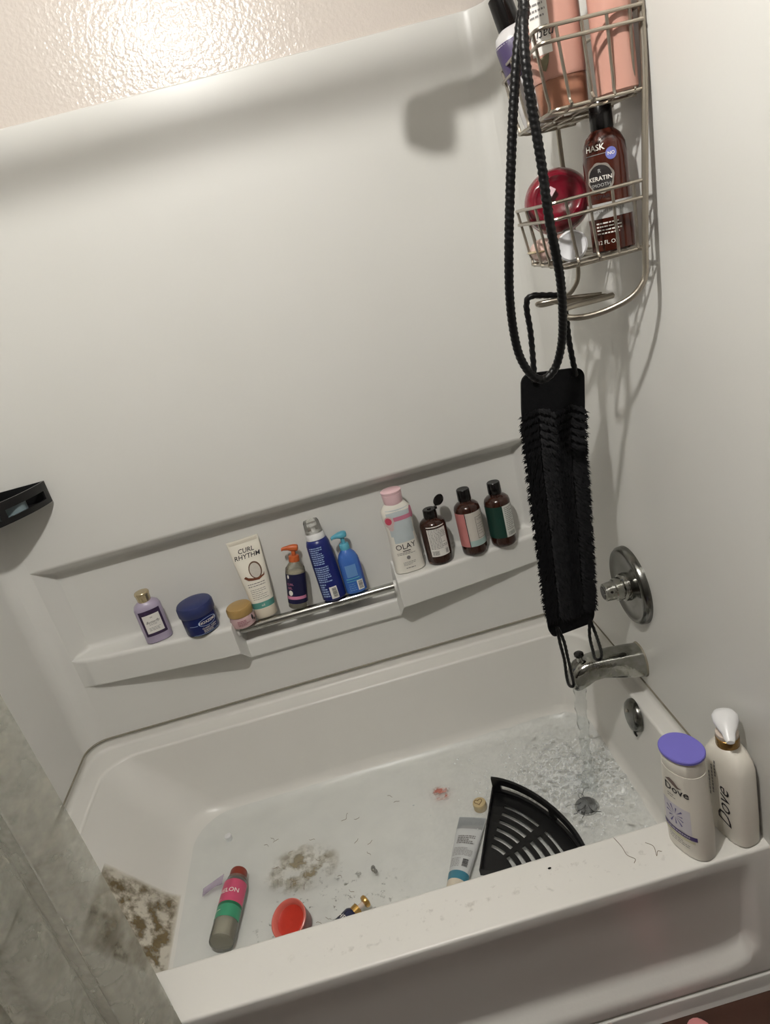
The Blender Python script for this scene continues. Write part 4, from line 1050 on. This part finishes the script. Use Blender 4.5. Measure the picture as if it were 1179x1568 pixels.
# melon body mist
M['mist_clear'] = sheer('mist_clear', (.93, .93, .91, 1), .06, diffuse=srgb(186, 184, 172), diff_w=.30, ior=1.45)
M['melon_pink'] = mat('melon_pink', srgb(196, 78, 110), .35); M['melon_green'] = mat('melon_green', srgb(62, 148, 112), .35); M['melon_dark'] = mat('melon_dark', srgb(30, 104, 70), .4); M['brick_red'] = mat('brick_red', srgb(132, 50, 34), .4)
b = lying('body_mist', 'clear mist bottle with pink and green melon label lying in the tub', 'bottle', (-1.042, -.512, .0905), (-1.016, -.340, .0905), roll_=-.15)
b.loft('body', [(0, .020), (.004, .0265), (.012, .0275), (.140, .0275), (.150, .0255), (.158, .0180), (.160, .0160)], M['mist_clear'], main=True)
b.loft('content', [(.008, .0250), (.050, .0250), (.052, .020)], mat('mist_liquid', srgb(176, 172, 156), .2, coat=.3))
b.patch('label', -.050, .050, .084, .142, M['melon_pink'], nu=24); b.patch('label', -.050, .050, .048, .078, M['melon_green'], nu=24); b.patch('label_rind', -.050, .050, .078, .085, M['melon_dark'], nu=24, off=.0006)
b.text('MELON', .003, .112, .0150, M['white_print'], bold=.01); b.rects('label_line', [(-.020, -.004, .064, .0655)], M['white_print']); b.rects('label_line', [(-.020, -.008, .091, .0917)], M['white_print'])
b.loft('cap', [(.157, .0185), (.159, .0205), (.180, .0200), (.183, .0185)], M['brick_red'])
b.loft('collar', [(.153, .0225), (.156, .0235), (.160, .0225)], M['mist_clear'])
M['film_purple'] = sheer('film_purple', (.90, .86, .92, 1), .1, diffuse=srgb(200, 186, 206), diff_w=.35, ior=1.2)
g = G(); rib = []
for k in range(13):
    t = k/12; rib.append([(lerp(-1.105, -1.052, t)+.004*math.sin(t*5), lerp(-.352, -.338, t)+.006*math.sin(t*4)-.008, .078+.010*t), (lerp(-1.105, -1.052, t), lerp(-.352, -.338, t)+.012, .079+.012*t), (lerp(-1.105, -1.052, t), lerp(-.352, -.338, t)+.012, .0805+.012*t), (lerp(-1.105, -1.052, t)+.004*math.sin(t*5), lerp(-.352, -.338, t)+.006*math.sin(t*4)-.008, .0795+.010*t)])
g.loft(rib); tag(g.mk('film_strip', M['film_purple']), 'curled translucent purple plastic strip beside the melon mist bottle', 'plastic strip')
# red cup
M['cup_pink'] = mat('cup_pink', srgb(206, 104, 92), .3, coat=.3); M['cup_red'] = mat('cup_red', srgb(196, 52, 36), .35, var=.3, vscale=40); M['cup_side'] = mat('cup_side', srgb(130, 50, 46), .3, var=.3, vscale=40)
cu = empty('scrub_tub', (-.885, -.510, .060), 'tipped red tub of coral scrub with pink rim behind the front rim', 'tub')
axu = Vector((-.24, -.30, .92)).normalized(); cc = Vector((-.888, -.508, .098))
g = G(); g.loft(lathe_axis([(-.040, .030), (-.036, .034), (.0, .0405), (.004, .0410)], cc, axu, 44), True, False); under(g.mk('cup_body', M['cup_side']), cu)
g = G(); g.loft(lathe_axis([(.002, .0412), (.006, .0415), (.007, .0395), (.004, .0350), (-.004, .0315)], cc, axu, 44), False, False); under(g.mk('rim', M['cup_pink']), cu)
g = G(); g.loft(lathe_axis([(-.004, .0318), (-.007, .024), (-.006, .012), (-.008, .002)], cc, axu, 44), False, True); under(g.mk('scrub', M['cup_red']), cu)
# navy bottle with gold cap
M['midnight'] = mat('midnight', srgb(22, 26, 60), .25, coat=.3); M['gold'] = mat('gold', srgb(196, 158, 92), .22, metal=.9)
b = lying('perfume_tube', 'navy tube with gold collar and mushroom cap half hidden by front rim', 'tube', (-.840, -.580, .078), (-.705, -.498, .090), roll_=.1)
b.loft('body', [(0, .015, .012, 2.2), (.003, .0175, .0145, 2.2), (.098, .0175, .0145, 2.2), (.104, .014, .012, 2)], M['midnight'], main=True)
b.text('HBD', .001, .080, .0150, M['white_print'], rot=0); b.print_rows(-.008, .010, .045, .066, 4, M['grey_print'], seed=91)
b.loft('collar', [(.103, .0115), (.104, .0125), (.117, .0125), (.118, .0110)], M['gold']); b.loft('neck', [(.117, .0055), (.132, .0055)], M['clear_neck'], N=16)
b.loft('cap', [(.131, .0070), (.133, .0120), (.137, .0135), (.141, .0128), (.143, .009)], M['gold'])
# white and teal tube by the black shelf
M['tube_white'] = mat('tube_white', srgb(198, 200, 200), .35); M['tube_teal'] = mat('tube_teal', srgb(62, 122, 142), .38); M['silver_end'] = mat('silver_end', srgb(160, 162, 162), .35, metal=.3)
b = lying('cleanser_tube', 'white squeeze tube with teal band lying beside the black shelf', 'tube', (-.533, -.545, .0800), (-.447, -.352, .0685), roll_=0)
b.loft('cap', [(0, .019, .0165), (.002, .0205, .018), (.022, .021, .0185)], M['frost'])
b.loft('body', [(.022, .0208, .0182, 2), (.04, .0225, .0175, 2), (.10, .0275, .0125, 2.1), (.150, .0305, .0075, 2.3), (.195, .0325, .0022, 2.8), (.211, .0330, .0016, 3)], M['tube_white'], main=True)
b.patch('teal_band', -.040, .040, .022, .044, M['tube_teal']); b.patch('crimp', -.031, .031, .172, .209, M['silver_end'])
b.barcode(.006, .018, .056, .078, M['dark_print'], vert=True); b.print_rows(-.022, .022, .086, .112, 7, M['grey_print'], h=.3, seed=93); b.print_rows(-.020, .020, .122, .150, 5, M['grey_print'], h=.6, seed=94); b.print_rows(-.022, .0, .054, .080, 6, M['grey_print'], h=.3, seed=95)
# wooden heart disc
M['pale_wood'] = mat('pale_wood', srgb(196, 176, 136), .5, var=.15, vscale=90); M['burnt'] = mat('burnt', srgb(120, 96, 60), .5)
hd = empty('wooden_disc', (-.421, -.322, .0600), 'small tan round disc with a burnt heart outline near the shelf tip', 'disc')
g = G(); g.loft([ring(.0600, .0160, N=32, cx=-.421, cy=-.322), ring(.0720, .0165, N=32, cx=-.421, cy=-.322), ring(.0785, .0155, N=32, cx=-.421, cy=-.322), ring(.0790, .0140, N=32, cx=-.421, cy=-.322)]); under(g.mk('disc', M['pale_wood']), hd)
hp = []
for k in range(40):
    t = 2*PI*k/40; hp.append((-.423+.00065*16*math.sin(t)**3*.9, -.321+.00060*(13*math.cos(t)-5*math.cos(2*t)-2*math.cos(3*t)-math.cos(4*t)), .0792))
g = G(); g.tube(hp, .0010, 6, closed=True); under(g.mk('heart_outline', M['burnt']), hd)
# white bottle top disc
g = G(); dzz = floor_z(-1.06)
g.loft([ring(dzz, .0085, N=24, cx=-1.060, cy=-.190), ring(WZ+.0025, .0085, N=24, cx=-1.060, cy=-.190), ring(WZ+.0035, .0072, N=24, cx=-1.060, cy=-.190)]); tag(g.mk('bottle_top', M['cap_white']), 'tiny white round cap on the tub floor near the sloped end', 'cap')
g = G(); g.loft(ellipsoid((-.699, -.418, WZ+.001), (.0055, .0085, .003), nu=14, nv=8)); g.loft(ellipsoid((-.694, -.428, WZ+.001), (.0045, .0060, .0025), nu=14, nv=8)); tag(g.mk('bead', M['chrome']), 'small shiny silver bead on the tub floor', 'bead')

# ------------------------------------------------------------------ black quarter-round corner shelves
def corner_shelf(label, mw, pegs, group='black quarter-round corner shelves'):
    e = empty('corner_shelf', (0, 0, 0), label, 'shelf'); e['group'] = group
    R = .233; nq = 1.55; hgt = .048
    def edge(t, k=1.0):
        a = t*PI/2; c, s_ = max(math.cos(a), 0), max(math.sin(a), 0); r = R*k*(c**nq+s_**nq)**(-1/nq); return (r*c, r*s_)
    n = 40
    # plate with curved slots: built as arc strips between slot rows
    g = G()
    def strip(k0, k1, t0, t1, z0=0.0, z1=.004, m=24):
        lo = [edge(lerp(t0, t1, i/m), k0) for i in range(m+1)]; hi = [edge(lerp(t0, t1, i/m), k1) for i in range(m+1)]
        rings_ = [[(lo[i][0], lo[i][1], z0), (hi[i][0], hi[i][1], z0), (hi[i][0], hi[i][1], z1), (lo[i][0], lo[i][1], z1)] for i in range(m+1)]
        g.loft(rings_)
    slots = [(.30, .345), (.40, .445), (.50, .545), (.60, .645), (.70, .745), (.80, .835)]
    prev = .02
    for (a, b_) in slots:
        strip(prev, a, 0, 1)
        strip(a, b_, 0, .10); strip(a, b_, .46, .54); strip(a, b_, .90, 1)
        prev = b_
    strip(prev, .985, 0, 1)
    pl = g.mk('plate', M['black_plastic'], e, angle=50)
    g = G(); strip(.965, 1.0, 0, 1, 0, .012); g.mk('rim_foot', M['black_plastic'], e, angle=50)
    g = G(); strip(.970, 1.0, 0, 1, .030, hgt); strip(.970, 1.0, 0, .06, .012, .030); strip(.970, 1.0, .94, 1, .012, .030); strip(.970, 1.0, .47, .53, .012, .030); g.mk('front_rail', M['black_plastic'], e, angle=50)
    g = G()
    ph = .016 if pegs else hgt
    g.box((0, -.003, 0), (R, .0, ph)); g.box((-.003, -.003, 0), (0, R, ph)); g.mk('back_panel', M['black_plastic'], e, smooth=False)
    for fx_, fy_ in (((.02, .02), (R*.86, .012), (.012, R*.86)) if pegs else ()):
        g = G(); g.loft([ring(-.0165, .005, N=12, cx=fx_, cy=fy_), ring(.001, .006, N=12, cx=fx_, cy=fy_)]); g.mk('foot_peg', M['black_plastic'], e)
    e.matrix_world = mw
    return e
ang = math.radians(-22.5)
corner_shelf('black slotted corner shelf lying loose in the tub water',  Matrix.Translation((-.466, -.517, .0770)) @ Matrix.Rotation(ang, 4, 'Z'), True)
ws = corner_shelf('black corner shelf mounted in the back left corner above the ledge', Matrix.Translation((-1.366, -.010, .9975)) @ Matrix.Rotation(-PI/2, 4, 'Z') @ Matrix.Diagonal((.74, .74, 1.06, 1)), False)
M['pad'] = mat('pad', srgb(176, 172, 164), .4)
g = G(); g.loft(lathe_x([(0, .016), (.002, .0155), (.002, .001)], (-1.262, -.0005, 1.050), 24, Vector((0, -1, 0)))); o = g.mk('adhesive_pad', M['pad']); o.parent = ws; o.matrix_parent_inverse = ws.matrix_world.inverted()
M['soap'] = mat('soap', srgb(120, 136, 142), .35, var=.15, vscale=40)
g = G(); g.loft([ring(1.0030, .040, .022, 2.8, 32, -1.272, -.066), ring(1.0060, .044, .026, 2.8, 32, -1.272, -.066), ring(1.030, .044, .026, 2.8, 32, -1.272, -.066), ring(1.0340, .038, .021, 2.8, 32, -1.272, -.066)])
tag(g.mk('soap_bar', M['soap']), 'blue-grey bar of soap resting in the mounted corner shelf', 'soap')

# ------------------------------------------------------------------ pink slide on the floor, hairs on the rim
M['slide_pink'] = mat('slide_pink', srgb(226, 150, 150), .5)
sl = empty('slide_sandal', (-.18, -.968, FLOOR), 'pink rubber slide toe peeking in at the bottom edge', 'sandal')
def sole(z0, z1, k=1.0):
    out = []
    for z in (z0, z1):
        rg = []
        for i in range(40):
            t = 2*PI*i/40; yy = math.sin(t); w = .044-.008*yy
            rg.append((-.180+w*k*math.copysign(abs(math.cos(t))**.85, math.cos(t)), -.968+.128*k*math.copysign(abs(yy)**.9, yy), z))
        out.append(rg)
    return out
g = G(); a_, b_ = sole(FLOOR+.0005, FLOOR+.026); c_, d_ = sole(FLOOR+.026, FLOOR+.030, .95); g.loft([a_, b_, d_]); under(g.mk('sole', M['slide_pink'], angle=50), sl)
g = G(); rr_ = []
for k in range(13):
    a = PI*k/12; rr_.append([(-.180+.050*math.cos(a), y, FLOOR+.020+.048*math.sin(a)) for y in (-.985, -.920)]+[(-.180+.046*math.cos(a), y, FLOOR+.020+.044*math.sin(a)) for y in (-.925, -.985)])
g.loft(rr_); under(g.mk('strap', M['slide_pink'], angle=50), sl)
M['hair'] = mat('hair', srgb(110, 92, 70), .6)
RZ = RIM+.0006
for lab, pts in (('fine curved hair strand on the front rim', [(-.229, -.712, RZ), (-.224, -.734, RZ), (-.223, -.753, RZ), (-.214, -.765, RZ), (-.219, -.772, RZ)]),
                 ('short hair tuft on the rim beside the lavender bottle', [(-.183, -.740, RZ), (-.174, -.752, RZ), (-.178, -.771, RZ), (-.172, -.763, RZ), (-.166, -.766, RZ)])):
    g = G(); g.tube(smooth_path(pts, 8), .00045, 5); tag(g.mk('hair_strand', M['hair']), lab, 'hair')
g = G(); g.loft(ellipsoid((-.357, -.735, RIM+.0012), (.0032, .0018, .0012), nu=10, nv=6)); tag(g.mk('dark_crumb', M['black_cloth']), 'tiny dark crumb on the middle of the front rim', 'crumb')
g = G()
rnd = random.Random(12)
for k in range(26):
    x = rnd.uniform(-1.0, -.62); y = rnd.uniform(-.60, -.22); z = WZ+.0006; pts = [(x, y, z)]
    a = rnd.uniform(0, 6.28)
    for m in range(4): a += rnd.uniform(-.9, .9); pts.append((pts[-1][0]+.004*math.cos(a), pts[-1][1]+.004*math.sin(a), z))
    g.tube(smooth_path(pts, 3), .00045, 4)
tag(g.mk('loose_hairs', M['hair']), 'scattered short hairs floating on the tub water', 'hair', kind='stuff')
g = G()
for k in range(7):
    a = rnd.uniform(0, 6.28); p_ = [(-.185+.012*math.cos(a), -.405+.012*math.sin(a), .0735)]
    for m in range(5): a += rnd.uniform(-.8, .8); p_.append((p_[-1][0]+.008*math.cos(a), p_[-1][1]+.008*math.sin(a), .0735))
    g.tube(smooth_path(p_, 3), .0006, 4)
tag(g.mk('drain_hair', M['black_cloth']), 'tangle of dark hair caught on the drain stopper', 'hair', kind='stuff')
# scuffs and yellowing on the flat front rim
V = []; Fc = []; fd = []
for i in range(61):
    for j in range(9):
        u, v = i/60, j/8; V.append((lerp(-.95, -.10, u), lerp(-.795, -.722, v), RIM+.0005)); fd.append(sstep(u*3)*sstep((1-u)*8)*sstep(v*4)*sstep((1-v)*4))
for i in range(60):
    for j in range(8): a = i*9+j; Fc.append((a, a+9, a+10, a+1))
me = bpy.data.meshes.new('rim_scuffs'); me.from_pydata(V, [], Fc); at = me.attributes.new('fade', 'FLOAT', 'POINT'); at.data.foreach_set('value', fd); me.materials.append(M['rim_scuff'])
o = bpy.data.objects.new('rim_scuffs', me); COL.objects.link(o); tubpart(o)
